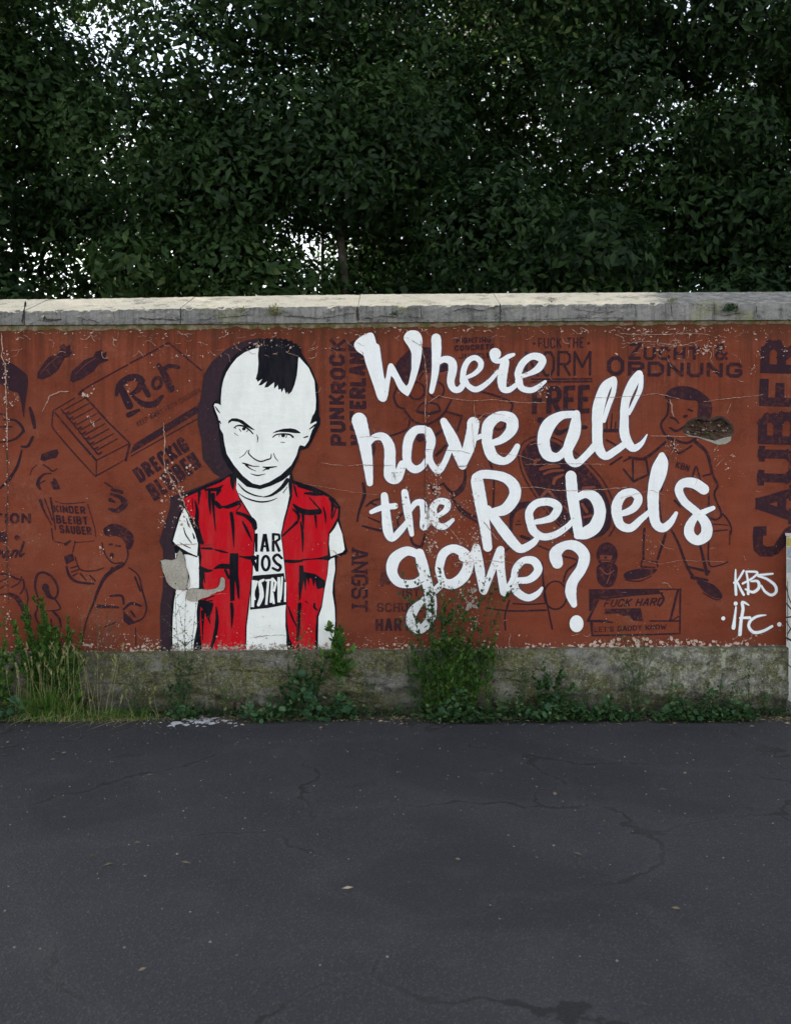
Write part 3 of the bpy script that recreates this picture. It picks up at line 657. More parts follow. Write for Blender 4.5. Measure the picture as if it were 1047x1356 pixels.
drawing(lambda p: (p.text(K5, 'KINDER', (578, 868), (912, 886), (-12, -80), 2.2), p.text(K5, 'BLEIBT', (603, 985), (940, 1004), (-12, -92), 2.5), p.text(K6, 'SAUBER', (640, 48), (978, 70), (-15, -90), 2.3)), 'painted_slogan', label='poster text KINDER BLEIBT SAUBER')
drawing(lambda p: p.text(K5, 'TION', (-70, 985), (332, 985), (0, -112), 3.6), 'painted_slogan')
def d_ned(p):
    p.fill(K6, '-40 35 80 35 82 145 -40 145'); p.disc(K6, 185, 95, 28)
    strokes(p, K6, '-20 300 22 20 235 26 40 300 22', '50 300 18 90 240 22 60 270 16 100 305 20', '120 300 22 150 240 26 190 240 22 170 300 20', '255 145 22 215 285 26 262 262 14')
drawing(d_ned, 'painted_slogan')
def d_boy(p):
    p.fill(F2, '560 152 555 120 600 95 650 105 700 140 716 180 702 222 680 232 660 182 620 160 580 162', True)
    strokes(p, F2, '668 180 8 684 258 7 665 312 5', '545 195 4 565 262 5 605 304 6 655 300 5', '598 262 22 598 270 18', '585 205 9 600 204 7', '622 212 10 642 214 8', '656 312 20 570 370 18 525 450 14 500 520 10 460 620 7 440 735 5', '356 322 9 372 372 14 412 404 12 500 415 9',
      '402 272 4 430 338 6 500 346 5 552 330 5', '690 330 5 740 372 6 760 450 7 782 540 7 760 600 7 690 628 14', '722 380 9 750 452 9', '660 552 9 700 520 14 752 532 9', '525 535 18 632 541 9', '590 480 8 650 480 12 662 522 8', '725 650 4 727 742 4',
      '352 204 16 376 186 8', '402 188 4 390 246 4', '600 330 10 585 352 6', '380 330 6 420 320 6', '385 352 7 425 338 6', '392 372 7 415 358 5', '430 360 7 460 395 6', '480 370 6 510 400 6', '700 560 8 720 590 8', '620 620 4 560 645 4')
    p.fill(F2, '342 268 390 252 398 290 354 312'); p.fill(F2, '660 560 692 590 722 620 684 632 660 612')
drawing(d_boy, label='stencilled newsboy in flat cap and jacket holding up a paper')
def d_pac(p):
    strokes(p, K6, '400 720 14 375 600 22 400 490 24 470 465 22 560 520 24 615 630 20 600 720 18 555 742 16', '500 660 50 520 710 44 570 740 20', '390 780 16 400 850 12 380 900 20 390 960 18 420 1010 14', '392 762 14 430 742 14', '590 750 14 640 850 14 500 872 8', '560 870 22 630 950 22 650 1040 16', '545 960 16 550 1040 12')
    p.disc(K6, 485, 625, 38, 46)
drawing(d_pac)
def d_leftfig(p): strokes(p, K6, '-10 480 14 90 485 14 180 530 18 240 540 16', '130 620 12 210 570 14 235 510 12', '250 540 16 260 620 20 220 690 12', '100 690 24 180 730 50 240 830 44 300 940 70', '280 640 10 300 740 14 280 830 10', '0 560 8 90 520 8', '-10 640 8 60 600 8', '-10 700 10 90 690 8')
drawing(d_leftfig)
# right of the boy: vertical words
T25 = tile(425, 440, 8.475)
drawing(lambda p: (p.text(T25, 'PUN', (290, 1275), (262, 850), (-180, -4), 5.0, gap=.16), p.text(T25, 'K', (270, 815), (262, 700), (-180, -4), 4.6), p.text(T25, 'ROC', (292, 690), (262, 245), (-175, -4), 5.0, gap=.16), p.text(T25, 'K', (285, 215), (280, 75), (-185, -8), 4.2)), 'painted_slogan', label='vertical stencil word PUNKROCK')
drawing(lambda p: p.text(T25, 'VATERLAND', (515, 1275), (500, 95), (-190, -4), 5.6, gap=.1), 'painted_slogan', label='vertical stencil word VATERLAND')
drawing(lambda p: p.text(MM, 'ANGST', (82, 130), (80, 800), (175, 3), 3.6, slab=True, gap=.12), 'painted_slogan', label='vertical stencil word ANGST')
drawing(lambda p: (p.fill(MM, '375 530 385 450 400 380 440 375 470 440 492 490 490 515 450 520 440 470 420 535'), p.text(MM, 'IST', (618, 645), (800, 640), (0, -90), 2.4, gap=.25), p.text(MM, 'SCHULE', (352, 802), (830, 800), (0, -96), 2.3, slab=True), p.text(MM, 'HARTE', (335, 1008), (800, 1008), (0, -140), 3.9, gap=.18)), 'painted_slogan', M_STENCIL2)
def d_glasses(p):
    p.fill(A, '252 235 268 190 310 150 340 130 440 120 500 165 540 200 540 240 430 256 400 240 350 300 310 332 280 282', True)
    strokes(p, A, '262 330 10 245 380 9 265 430 10 300 445 8', '305 455 9 350 510 10 420 528 10 500 480 10 548 400 8', '365 456 8 400 415 8 470 420 8 490 452 7', '370 460 12 430 470 16 490 456 10', '215 592 8 310 555 9 330 500 8', '520 460 10 600 482 9', '605 480 8 580 562 8', '690 350 8 780 375 11 868 415 9 860 466 9',
      '690 480 7 780 492 8', '82 840 14 90 900 16 62 985 10 52 1040 8', '742 700 8 772 800 9 770 960 8', '505 840 10 560 890 15 615 835 12 622 765 9', '560 925 9 600 990 11 690 1047 9', '115 625 10 140 640 14 130 720 6', '470 690 14 520 640 12', '440 600 10 500 560 14', '400 255 9 380 290 7', '120 940 8 160 960 8', '430 840 8 470 900 10')
    p.ring(A, 365, 350, 42, 45, 8); p.ring(A, 470, 345, 40, 42, 7); p.ring(A, 800, 520, 36, 34, 11); p.disc(A, 385, 590, 26, 30)
    strokes(p, Cc, '0 385 8 100 410 13 190 402 9', '190 392 9 188 345 9 232 300 8', '256 452 11 270 482 11 310 492 13 330 430 9', '480 250 13 540 312 15 610 342 9', '20 280 7 60 250 8 120 240 7', '30 340 5 90 365 7', '380 180 10 430 160 9', '470 240 8 530 190 12 545 120 8')
drawing(d_glasses, mat=M_STENCIL, label='stencilled laughing man with dark hair and glasses behind the words Where have')
drawing(lambda p: (p.text(E8, 'FIGHTING', (28, 160), (402, 148), (2, -62), 1.9), p.text(E8, 'CONCRETE', (12, 240), (428, 222), (2, -62), 2.1), p.text(E8, 'JUNGLE', (60, 322), (395, 312), (2, -56), 1.6)), 'painted_slogan', M_STENCIL, 'small stencil words FIGHTING CONCRETE JUNGLE')
drawing(lambda p: (p.text(B, 'FUCK THE', (48, 126), (290, 122), (0, -56), 1.7, gap=.25), p.disc(B, 28, 100, 7), p.disc(B, 315, 98, 7), p.text(B, 'NORM', (-22, 276), (328, 272), (2, -135), 3.3, gap=.16),
   p.stroke(B, '15 289 7 330 286 7'), p.stroke(B, '15 303 8 330 300 8'), p.text(B, 'FREE', (15, 478), (324, 468), (2, -150), 6.4, gap=.12)), 'painted_slogan', M_STENCIL, 'stencil lettering with NORM and FREE')
def d_scr(p):
    strokes(p, B, '60 505 34 110 520 20 150 570 26 190 560 16 250 530 10', '230 545 16 300 543 18', '395 560 16 485 560 18', '412 560 8 410 500 4', '432 560 7 440 470 3', '455 560 7 458 515 4', '478 560 8 480 490 4')
drawing(d_scr)
drawing(lambda p: (p.text(F5, 'Z', (132, 388), (205, 388), (6, -98), 4.6), p.text(F5, 'UCHT', (218, 390), (535, 390), (2, -76), 3.9, gap=.25), p.text(F5, '&', (612, 390), (692, 390), (2, -92), 3.4), p.text(F5, 'O', (14, 476), (110, 476), (0, -108), 5.0), p.text(F5, 'RDNUNG', (130, 480), (772, 488), (2, -84), 4.4, gap=.2)), 'painted_slogan', M_STENCIL, 'stencil words ZUCHT & ORDNUNG')
T_S = tile(980, 430, 4.109)
drawing(lambda p: (p.text(U1, 'AUBER', (1053, 690), (1061, 452), (-54, -1.5), 11.8, slab=True, gap=.16), p.marks.append((len(p.v), len(p.f))), p.fill(T_S, '70 1098 140 1096 140 1146 120 1150 120 1195 140 1208 178 1204 240 1110 275 1092 330 1085 330 1150 275 1162 205 1245 170 1262 105 1260 70 1228 65 1150')), 'painted_slogan', label='large vertical slab stencil word SAUBER at the right edge')
def d_board(p):
    p.fill(U1, '690 604 697 590 706 584 720 583 735 586 750 597 769 612 789 633 802 655 808 675 808 695 802 705 790 712 768 713 750 702 731 682 712 655 697 628', True)
drawing(d_board, layer=1, label='big dark tilted oval stencil behind the word Rebels')
def d_board2(p):
    p.stroke(U1, '686 602 1.3 691 588 1.3 705 579 1.5 722 578 1.3 740 583 1.4 760 598 1.3 782 618 1.3 800 640 1.5 812 668 1.4 814 694 1.3 806 710 1.3')
    p.stroke(U1, '686 604 1.3 692 628 1.5 708 656 1.3 726 682 1.5 745 700 1.3')
drawing(d_board2)
p = Paint(2); strokes(p, K8, '380 200 34 390 160 34 430 150 24', '440 250 34 540 220 44 640 220 24', '480 300 26 560 270 30 680 262 24', '580 400 34 600 350 36 680 310 24', '450 540 30 520 480 34 580 540 24', '480 700 44 440 740 50', '890 450 30 1010 440 24', '690 640 22 740 700 26', '880 620 30 930 700 34', '900 760 24 980 740 24'); p.build('painted_line', M_BROWNOVER, wall)['kind'] = 'stuff'
def d_kid(p):
    strokes(p, K8, '130 900 26 140 740 44 200 650 66 320 620 60', '180 835 10 235 835 10', '200 800 10 225 800 8', '240 960 30 320 990 34')
    strokes(p, Cc, '748 520 6 790 490 6', '950 600 7 960 720 7 1002 930 7', '775 780 7 752 860 6 755 935 7', '795 796 6 880 800 5 965 795 6', '660 820 6 780 835 7 970 832 6', '930 490 6 1000 520 6')
    p.ring(D, 140, 752, 60, 74, 7); strokes(p, D, '0 832 6 90 830 6', '175 545 6 255 570 7 200 625 8 182 682 6', '70 580 6 75 700 6')
drawing(d_kid)
def d_bala(p):
    p.disc(D, 412, 538, 56, 66); p.fill(D, '368 590 458 590 464 650 442 700 402 710 370 690 358 650', True)
drawing(d_bala, label='small stencil head in a black balaclava')
p = Paint(2); p.fill(D, '372 540 440 542 440 552 426 576 386 576 376 560'); p.stroke(D, '375 605 5 410 640 6 450 620 5'); p.stroke(D, '430 640 4 410 690 6'); p.build('painted_line', M_BROWNOVER, wall)['kind'] = 'stuff'
p = Paint(3); p.disc(D, 404, 552, 9, 7); p.stroke(D, '385 566 5 425 566 5'); p.build('painted_line', M_STENCIL, wall)
def d_walker(p):
    strokes(p, D, '610 400 10 605 480 9 605 565 10', '722 430 12 680 560 11', '755 410 10 790 480 11 832 592 13 872 662 14', '600 568 6 672 575 6', '596 602 9 662 606 8', '842 602 10 950 627 13', '860 657 15 942 672 12', '900 470 9 940 640 17', '510 670 4 580 678 5 645 652 4', '595 570 6 592 600 6', '675 575 7 680 600 7', '950 440 6 952 588 7 1010 592 5 1050 575 5', '920 740 4 990 776 5 1020 760 4')
    p.fill(D, '500 648 520 626 592 610 640 616 678 614 650 642 580 664 520 668', True); p.fill(D, '885 675 930 680 980 700 1016 740 1016 764 980 764 922 728', True)
    p.fill(B, '720 390 740 345 800 325 870 335 940 380 967 430 952 500 893 495 893 410 840 400 780 390', True)
    strokes(p, B, '736 400 9 732 470 9 700 520 10 706 560 10 742 610 9', '748 490 8 775 502 9 790 520 6', '745 545 9 780 562 12 825 535 7', '842 448 8 862 456 9', '822 486 16 834 482 10', '742 600 12 830 626 12 882 600 12', '720 622 10 640 690 14 590 712 12 530 700 9',
      '500 722 8 548 704 8 620 718 8', '620 718 8 632 792 8', '632 792 8 552 830 10', '552 830 9 500 765 8', '548 705 8 550 828 8', '490 700 8 430 740 9', '410 610 8 470 650 9 440 690 8', '880 620 17 940 680 15 970 790 11 996 850 11 980 902 9 1016 1000 8 985 1032 8 940 1010 8', '950 900 7 950 975 7', '880 750 9 860 812 7', '886 750 7 906 822 6', '736 700 5 700 880 5', '640 880 8 620 980 8', '770 930 9 800 960 10', '760 630 9 790 680 9 860 640 8', '920 800 6 960 790 9', '690 940 5 700 1040 5')
    strokes(p, Z6, '930 720 12 990 800 15 1020 880 11 1012 940 8', '820 830 8 980 842 7', '830 905 12 980 892 9', '1005 900 7 1000 1047 7', '760 740 20 800 790 16')
    p.text(B, 'KBN', (772, 756), (842, 778), (10, -34), 1.6)
drawing(d_walker, label='stencilled cartoon boy walking with a bucket and ball behind the word Rebels')
def d_box(p):
    strokes(p, D, '318 724 6 560 722 6 802 720 6', '800 720 8 797 955 7', '340 965 8 560 962 7 797 955 7', '382 772 9 540 752 8 705 740 6', '310 888 10 400 890 12 440 896 6', '640 888 6 800 888 6', '312 886 10 366 778 7', '746 888 10 786 728 10', '752 888 5 796 860 4', '330 900 14 335 965 8', '700 745 7 712 775 9 690 810 7')
    p.fill(D, '318 726 378 726 366 772 345 830 318 836'); p.fill(D, '372 726 690 726 690 744 480 752 400 762 368 774')
    p.fill(D, '400 824 590 820 604 890 548 886 530 858 500 862 470 848 400 850')
    p.text(D, 'FUCK HARD', (392, 816), (704, 806), (16, -42), 1.9, gap=.2); p.text(D, "LET'S DADDY KNOW", (345, 948), (726, 932), (0, -28), 1.2)
drawing(d_box, mat=M_STENCIL, label='stencilled rectangular packet with slanted lettering at the lower right')

# ------------------------------------------------------------------ the painted boy
H8, G8, V1, V2, V3, V4 = tile(280, 440), tile(300, 535), tile(225, 620), tile(330, 620), tile(225, 735), tile(330, 735)
boy = empty('painted_boy', parent=wall, label='painted black, white and red boy with mohawk and sleeveless vest')
p = Paint(4); p.fill(U1, '345 448 325 451 300 462 280 480 270 497 266 524 262 545 262 560 267 583 269 608 283 626 292 632 275 640 250 650 226 658 226 668 224 677 217 697 211 717 216 728 217 755 216 782 213 800 212 819 213 866 262 866 300 700 350 640 400 500', jit=.3)
p.build('painted_shadow', M_SHADOW, boy)
p = Paint(5)
p.fill(U1, '313 630 305 627.5 295 633.8 272 642.5 250 652.5 241.5 659 243 671 237 682.5 231.5 700 227 717.5 231 724 234 740 231 781 227.5 797 226.5 820 227 866 444 866 444.4 851 445.6 829 445.6 805 443.8 791 443 772.5 445.6 754 446 738 455 734.5 460.5 730.5 457 718 453.5 705 449.5 688 450.5 671 443 660.5 433 653 417.5 645.5 400 639.5 388.8 636 386 622 330 610', jit=.15)
p.build('painted_outline', M_BLACK, boy)
p = Paint(6)
p.fill(V1, '155 420 110 520 70 650 35 770 60 800 130 850 200 890 290 930 300 800 270 690 230 600 200 500')
p.fill(V3, '60 -20 305 10 312 100 310 350 300 480 285 600 290 750 260 900 240 1070 35 1070 30 850 35 650 50 480 70 370 90 360 60 100')
p.fill(V2, '935 562 985 700 1010 860 988 888 860 935 845 800 852 690')
p.fill(V4, '862 40 903 25 910 150 885 300 880 400 905 560 910 700 895 850 882 960 885 1060 730 1060 730 850 735 650 770 550 800 350 830 200 842 60')
p.fill(U1, '314 625 313 647 317.5 658 325 670 335 686.5 338 696 338 714 337 732.5 335.7 745 335 760 332 785 329.4 810 327 829 326.3 867 381.5 867 380 847.5 378 829 378 810 379.4 791 378 766 376.5 747 375.5 738.8 374 724 372 707.5 375.5 689 380 672.5 383.5 656 382 641 383 634 385 620 350 610')
p.build('painted_shirt', M_WHITE, boy)
p = Paint(6)
p.fill(V1, '150 320 380 215 540 150 620 92 690 100 703 230 740 330 800 430 860 520 890 610 892 720 882 940 870 1100 860 1200 845 1320 818 1520 800 1670 795 1960 345 1960 330 1770 320 1620 330 1420 330 1220 330 1020 340 940 330 880 320 780 290 650 250 560 190 440')
p.fill(V2, '448 150 560 212 720 262 840 308 900 368 942 420 935 520 880 620 840 680 830 800 832 1000 820 1140 790 1270 760 1450 715 1560 700 1720 700 1820 690 1965 560 1970 470 1900 430 1820 402 1620 400 1470 402 1320 392 1170 380 1000 360 830 350 700 380 560 420 420 455 300')
p.build('painted_vest', M_RED, boy)
p = Paint(8)
p.fill(U1, '342.5 455 332.5 456 321 462 311 470 302.5 480.5 296 492 292 505 290 520 289.7 528.5 284 531.5 281.3 536 283 546 287 555 289 563 290 572 291 584 293.5 601 301.5 617 313 632 327 644.5 344.4 648 359.5 643.3 374 636.5 385 628 391 616 396 605 398 596 402 595.5 408 593 413 585 423.5 563 424.3 555 422.6 550 422.6 534 420.8 509 412.5 488.5 399 467 390 456')
strokes(p, V1, '490 365 44 530 408 48 565 408 20 620 408 42 732 362 46', '732 370 30 748 400 16 700 455 8', '718 474 36 800 502 40 880 562 60 902 630 50', '652 478 38 668 600 36 680 835 8', '768 560 12 812 645 32 872 775 8', '420 248 36 425 400 28 432 490 6', '460 280 46 466 450 26 486 655 8', '380 228 26 500 222 40 565 180 10', '520 232 54 495 298 6', '316 255 36 305 385 10', '240 318 10 245 430 8', '268 340 14 292 450 36 285 600 50 322 745 54 345 790 40', '198 470 12 232 560 34 275 655 10', '338 846 18 430 850 26 462 856 8', '480 860 14 560 882 24 622 896 8', '740 932 14 810 945 28 892 950 56', '865 940 30 890 1010 40', '385 235 8 390 320 6',
   '150 630 8 172 705 13 232 792 8', '180 530 6 200 600 14 216 626 6', '245 688 8 262 740 20', '110 788 6 170 822 11 222 846 6', '70 842 13 180 897 15 290 936 13')
p.fill(V1, '640 60 695 50 690 150 675 240 655 200 640 140'); p.fill(V1, '640 905 725 915 728 960 638 960')
p.fill(V3, '636 -20 726 -20 726 200 740 330 740 470 718 445 700 300 690 260 686 480 642 490 632 200')
strokes(p, V3, '470 145 10 540 118 52 640 122 52', '330 140 44 400 165 38 450 160 16', '655 515 34 662 620 36 655 772 6', '492 550 14 502 700 38 472 880 38 430 1010 20', '352 600 44 350 750 20 350 900 8', '172 120 8 203 220 13 198 275 10', '590 160 30 625 240 30', '370 470 14 470 430 10', '345 500 14 450 480 14', '365 180 12 372 290 10', '400 640 30 432 725 8')
p.fill(V3, '300 470 380 478 440 500 466 510 450 580 430 640 420 680 400 660 370 600 330 545'); p.fill(V3, '315 80 352 150 372 200 352 300 368 372 330 370 310 200')
strokes(p, V4, '385 62 32 470 68 34 560 60 22', '560 52 20 640 42 14', '645 45 12 750 35 22 832 28 56', '536 520 42 526 650 38 520 800 32 512 900 26', '412 540 10 452 645 22 496 748 12', '690 515 22 690 552 26 722 582 14', '598 488 12 628 512 8', '402 850 10 424 940 60 430 1000 40', '540 300 34 538 400 26 536 470 12')
p.fill(V4, '530 108 572 110 580 176 700 200 800 268 802 340 722 362 704 300 700 265 682 345 664 250 640 240 630 320 612 240 596 385 578 265 552 400 530 300')
strokes(p, V2, '468 382 20 530 440 54 620 467 60 742 460 58', '590 265 20 680 272 38 775 286 8', '635 308 8 700 380 18 758 442 12', '785 408 10 806 500 20 811 585 6', '458 430 12 520 490 34 520 552 20', '508 570 30 425 650 22 358 712 18', '570 500 32 575 642 8', '702 508 28 713 634 8', '546 570 14 566 700 30 566 882 8', '872 345 18 880 430 28 868 522 8', '922 415 10 892 500 16 868 545 6', '948 520 15 900 622 17 850 686 17', '858 950 18 930 922 20 1015 898 22', '520 190 20 700 250 14', '850 320 22 905 400 26 935 420 20')
p.fill(V2, '468 138 492 200 518 318 495 290 470 205')
strokes(p, G8, '125 842 8 200 920 17 300 966 15 380 980 9', '390 985 8 480 962 26 580 890 38 645 805 46', '130 945 6 220 1000 13 350 1035 17 460 1025 13 536 995 5', '645 878 6 600 940 8', '690 800 24 685 900 24 680 1000 20')
p.build('painted_fold_line', M_BLACK, boy)
p = Paint(10)
p.fill(U1, '343 460.6 333.8 463 323.8 467 313.8 474.4 306.3 483.8 300 493.8 296.3 503.8 294 515 293.1 527.5 293 537 289.4 535 285 534.4 283.8 537 285.6 543.8 288.8 551.3 290.8 559 292 568 296 575 297.4 586 300.5 601 310 616 322 630.5 334.4 640 344.4 642.6 356.8 638.3 371.7 629.3 386 616 392.6 603.5 396 591.5 397.7 589.5 403.8 591 408.8 583.8 413 571 419.4 560 418.7 558 411.5 561.5 415 551 418 542 418.5 530 417.8 522 416.4 504 409 487.5 396.3 473', jit=.1)
p.build('painted_face', M_WHITE, boy)
p = Paint(11)
p.fill(H8, '505 85 520 68 560 78 590 62 640 74 680 58 700 78 730 60 760 82 790 68 815 98 850 88 870 122 900 118 920 150 948 155 952 205 935 240 920 280 915 360 905 460 880 560 850 630 815 660 805 630 795 655 785 640 770 590 745 638 735 600 712 612 705 560 665 600 665 530 600 582 562 587 590 520 530 562 500 564 540 495 490 527 485 505 470 500 490 430 500 340 495 240 503 170')
p.build('painted_hair', M_BLACK, boy)
p = Paint(11)
p.fill(G8, '20 208 25 178 60 153 110 152 170 172 222 212 305 278 270 272 200 234 130 192 60 182'); p.fill(G8, '482 312 530 283 600 263 680 258 732 268 782 300 780 312 730 310 650 300 560 296')
strokes(p, G8, '82 252 10 120 230 15 180 235 20 240 272 17 282 316 12', '100 262 8 92 250 8', '138 266 9 156 292 8', '212 296 7 236 272 9', '85 308 6 122 336 6', '320 325 6 333 360 11 328 406 6', '492 352 13 530 325 14 600 318 18 670 325 18 704 350 22', '560 335 8 556 346 6', '640 335 9 630 356 7', '575 405 6 616 408 8', '245 485 6 235 520 13 290 576 13 360 608 15 430 590 15 468 575 13 476 530 8', '224 488 5 190 536 9 138 572 4', '500 520 6 515 565 10 547 606 6',
  '172 625 12 220 640 18 280 658 11 345 660 8', '208 645 22 250 682 12 312 710 6', '388 668 11 450 672 20 532 662 8', '445 682 28 412 692 13 383 710 5', '258 738 6 330 756 14 412 740 5', '878 267 8 920 235 18 955 206 10', '820 356 11 857 345 16')
p.disc(G8, 186, 264, 20, 17); p.disc(G8, 601, 336, 21, 17); p.fill(G8, '884 214 908 130 942 84 962 138 940 178 905 196')
strokes(p, H8, '45 788 8 66 822 15 92 855 8', '88 942 15 102 968 10')
p.build('painted_feature', M_BLACK, boy)
p = Paint(7)
strokes(p, V2, '80 690 0.1 80 691 0.1')
def bar(T, s_):
    q = nums(s_, 3); ox, oy, k = T
    for a, b in zip(q[:-1], q[1:]): p.seg((ox + a[0] / k, oy + a[1] / k), (ox + b[0] / k, oy + b[1] / k), (a[2] + b[2]) / 2 / k, .6)
bar(V2, '78 695 28 76 880 28'); bar(V2, '162 700 34 132 878 30'); bar(V2, '172 700 32 200 878 34'); bar(V2, '145 825 22 190 825 22'); bar(V2, '255 692 30 255 878 30'); bar(V2, '258 698 26 318 704 28 322 748 28 262 790 24'); bar(V2, '285 790 28 322 878 32')
p.ring(V4, 177, 85, 38, 74, 30); p.stroke(V4, '345 32 28 300 -4 30 258 30 30 285 82 32 332 120 32 310 162 30 250 138 26'); bar(V4, '92 0 28 86 170 28'); bar(V4, '50 70 30 84 160 34'); 
p.fill(V4, '40 218 370 190 376 240 395 330 395 524 200 560 10 578 16 400')
p.build('shirt_lettering', M_BLACK, boy, 'black letters HAR NOS on the painted shirt')
p = Paint(8)
bar(V4, '50 270 26 36 545 44'); bar(V4, '84 275 26 44 395 24'); bar(V4, '40 395 26 60 470 20'); p.stroke(V4, '155 262 24 115 290 36 128 360 44 132 440 46 100 525 34'); bar(V4, '178 268 20 230 262 20'); bar(V4, '204 270 24 182 520 26'); bar(V4, '248 245 26 232 500 26'); bar(V4, '250 248 20 285 290 26 262 380 22'); bar(V4, '248 400 22 262 512 24'); bar(V4, '316 238 28 316 495 36'); bar(V4, '350 232 20 340 400 22 330 470 20'); bar(V4, '384 290 16 380 490 24')
p.build('shirt_lettering', M_WHITE, boy, 'white letters on the black shirt band')

# ------------------------------------------------------------------ the white slogan: one part per word, one sub-part per letter
def word(label, letters, mat=M_LETTER, layer=12, halo=M_HALO, hw=3.4, name='painted_letter'):
    root = empty('painted_word', parent=wall, label=label)
    hp = Paint(layer - 1)
    for i, (T, ss) in enumerate(letters):
        lp = Paint(layer); lp.k = (i % 8) * 5
        for s_ in ss:
            if isinstance(s_, str) and s_[0] == 'F': lp.fill(T, s_[1:], True, n=3); continue
            if isinstance(s_, tuple): lp.disc(T, *s_); continue
            lp.stroke(T, s_, wob=.02); hp.stroke(T, s_, soft=True, wadd=hw * 2, n=4)
        lp.build(name, mat, root)
    hp.build('overspray', halo, root, attr=True)
    return root
word('white painted word Where', [
 (A, ['F35 105 62 70 112 44 138 52 155 110 175 200 198 290 214 218 232 206 250 225 310 326 335 250 345 190 330 130 298 80 305 50 330 32 372 36 394 70 394 130 385 200 360 290 325 372 306 372 270 340 236 268 225 300 206 400 165 398 140 330 95 200 85 165 50 140', '150 120 40 185 330 30 ', '225 250 20 315 345 20', '360 80 40 350 250 24']),
 (A, ['468 74 52 470 150 50 462 260 36 444 354 26', '468 208 26 510 184 34 548 196 44 556 235 46 545 300 40 560 340 34 592 342 32 622 300 28']),
 (E8, ['95 560 60 112 430 62 160 340 58 230 312 56 286 356 60 282 420 56 220 482 46 140 520 40', '120 530 56 150 600 56 220 646 60 290 628 58 390 550 48 470 455 40']),
 (E8, [(440, 270, 62), '400 280 40 432 338 50 500 345 50 580 300 50 636 278 34', '545 360 90 525 450 100 512 560 96 528 640 76 590 650 60 660 600 50']),
 (E8, ['700 560 66 682 480 74 730 370 74 820 300 70 905 306 84 940 350 80 890 430 74 790 485 46 700 512 44', '690 560 80 720 630 66 800 656 60 870 636 56 970 562 30'])])
word('white painted word have', [
 (A, ['62 506 80 86 600 68 106 720 54 118 838 34', '106 640 24 140 598 34 190 596 46 222 650 58 224 740 60 228 800 66 262 810 54 290 740 44']),
 (K7, ['650 70 84 560 80 90 490 170 104 468 320 96 480 430 86 550 492 84 630 460 66 680 380 50', '690 90 90 722 190 100 702 330 76 726 430 66 796 505 74 860 430 62 915 300 60 940 220 40']),
 (A, ['508 512 38 560 620 62 608 745 44', '606 745 42 640 650 62 660 560 62 664 522 66', '655 612 26 705 590 26']),
 (A, ['735 600 56 745 530 62 800 486 52 862 500 64 866 555 60 815 608 42 745 632 30', '738 620 60 765 695 58 825 722 40 868 695 40 896 644 30'])])
word('white painted word all', [
 (B, ['250 475 36 170 482 44 105 530 72 76 610 66 95 685 60 150 700 44 200 650 36 232 590 40', '250 472 38 238 570 66 205 660 52 216 716 46 252 733 40 300 692 36 348 640 40']),
 (B, ['445 292 36 400 335 56 366 440 62 360 540 56 364 640 54 400 695 42 455 668 38 510 628 34', '452 300 26 444 360 26 415 440 26 395 510 20']),
 (B, ['580 262 40 548 310 52 510 400 46 502 500 46 506 590 52 545 652 42 590 632 26 622 582 6', '590 270 26 586 340 26 552 418 22 526 470 20'])])
word('white painted word the', [
 (Cc, ['115 226 38 124 320 46 134 410 52 155 452 34 200 410 36 238 362 26', '46 312 22 100 290 30 172 280 32']),
 (Cc, ['222 208 36 238 310 42 260 430 24', '246 310 24 280 265 30 316 268 40 326 320 42 322 390 38 345 370 26 366 335 20']),
 (Cc, ['375 340 44 372 292 40 400 256 34 444 262 36 444 296 32 410 325 24 376 338 24', '374 330 44 392 378 36 432 388 32 476 354 20'])])
word('white painted word Rebels', [
 (Cc, ['604 150 66 622 250 66 644 380 56 660 498 48', '600 132 52 640 112 46 740 126 50 796 170 60 802 230 62 755 295 58 695 312 44', '660 296 40 740 405 56 800 480 52 840 506 44 900 475 36 928 440 24']),
 (K8, ['330 810 90 322 700 84 400 612 82 540 598 84 622 655 92 570 755 80 480 792 64 395 808 56', '335 820 90 370 910 90 470 966 76 600 940 70 720 860 60 775 800 50']),
 (D, ['220 122 58 232 250 60 262 430 50', '246 240 36 300 216 44 350 240 60 374 310 62 350 385 68 300 422 66 256 436 40']),
 (D, ['462 320 56 464 270 54 494 222 48 545 208 42 576 240 44 558 285 42 515 312 34 465 324 28', '462 325 54 482 380 46 535 396 42 590 350 34 636 310 26']),
 (D, ['700 14 34 674 90 58 656 200 60 655 290 58 668 370 50 705 396 46 745 368 36 776 318 20', '702 8 24 720 50 26 710 120 24 682 190 20']),
 (D, ['922 192 56 870 160 56 812 160 46 790 198 44 820 258 42 880 310 42 930 370 54 934 430 60 890 462 50 850 436 54 846 390 50 880 335 36 930 308 30 972 290 22'])])
word('white painted word gone', [
 (Cc, ['300 540 40 235 518 48 170 560 64 156 630 56 195 685 46 270 690 42 315 665 44', '300 530 50 318 600 58 344 700 54 362 780 58 362 860 50 340 905 48 295 925 62 256 890 52 268 835 50 315 785 34 370 738 36 420 690 36']),
 (Cc, ['404 610 44 425 535 48 480 505 44 540 535 54 558 590 56 530 655 58 475 692 54 425 678 44 404 615 44']),
 (Cc, ['530 550 46 575 545 34 600 505 44', '600 500 42 616 600 50 636 728 38', '640 730 38 680 630 36 715 540 40 728 512 42', '726 516 44 730 620 44 746 736 42', '752 740 34 790 676 30']),
 (Cc, ['798 670 34 810 610 38 850 568 36 905 572 44 926 620 44 880 668 38 800 674 30', '796 670 40 812 730 42 870 765 38 920 746 30 946 714 16'])])
word('white painted question mark', [(D, ['148 580 62 140 530 66 186 490 46 246 492 56 290 540 60 276 610 56 230 680 56 220 740 58 236 800 34', (250, 902, 37, 45)])])
TG = tile(940, 730, 9.785)
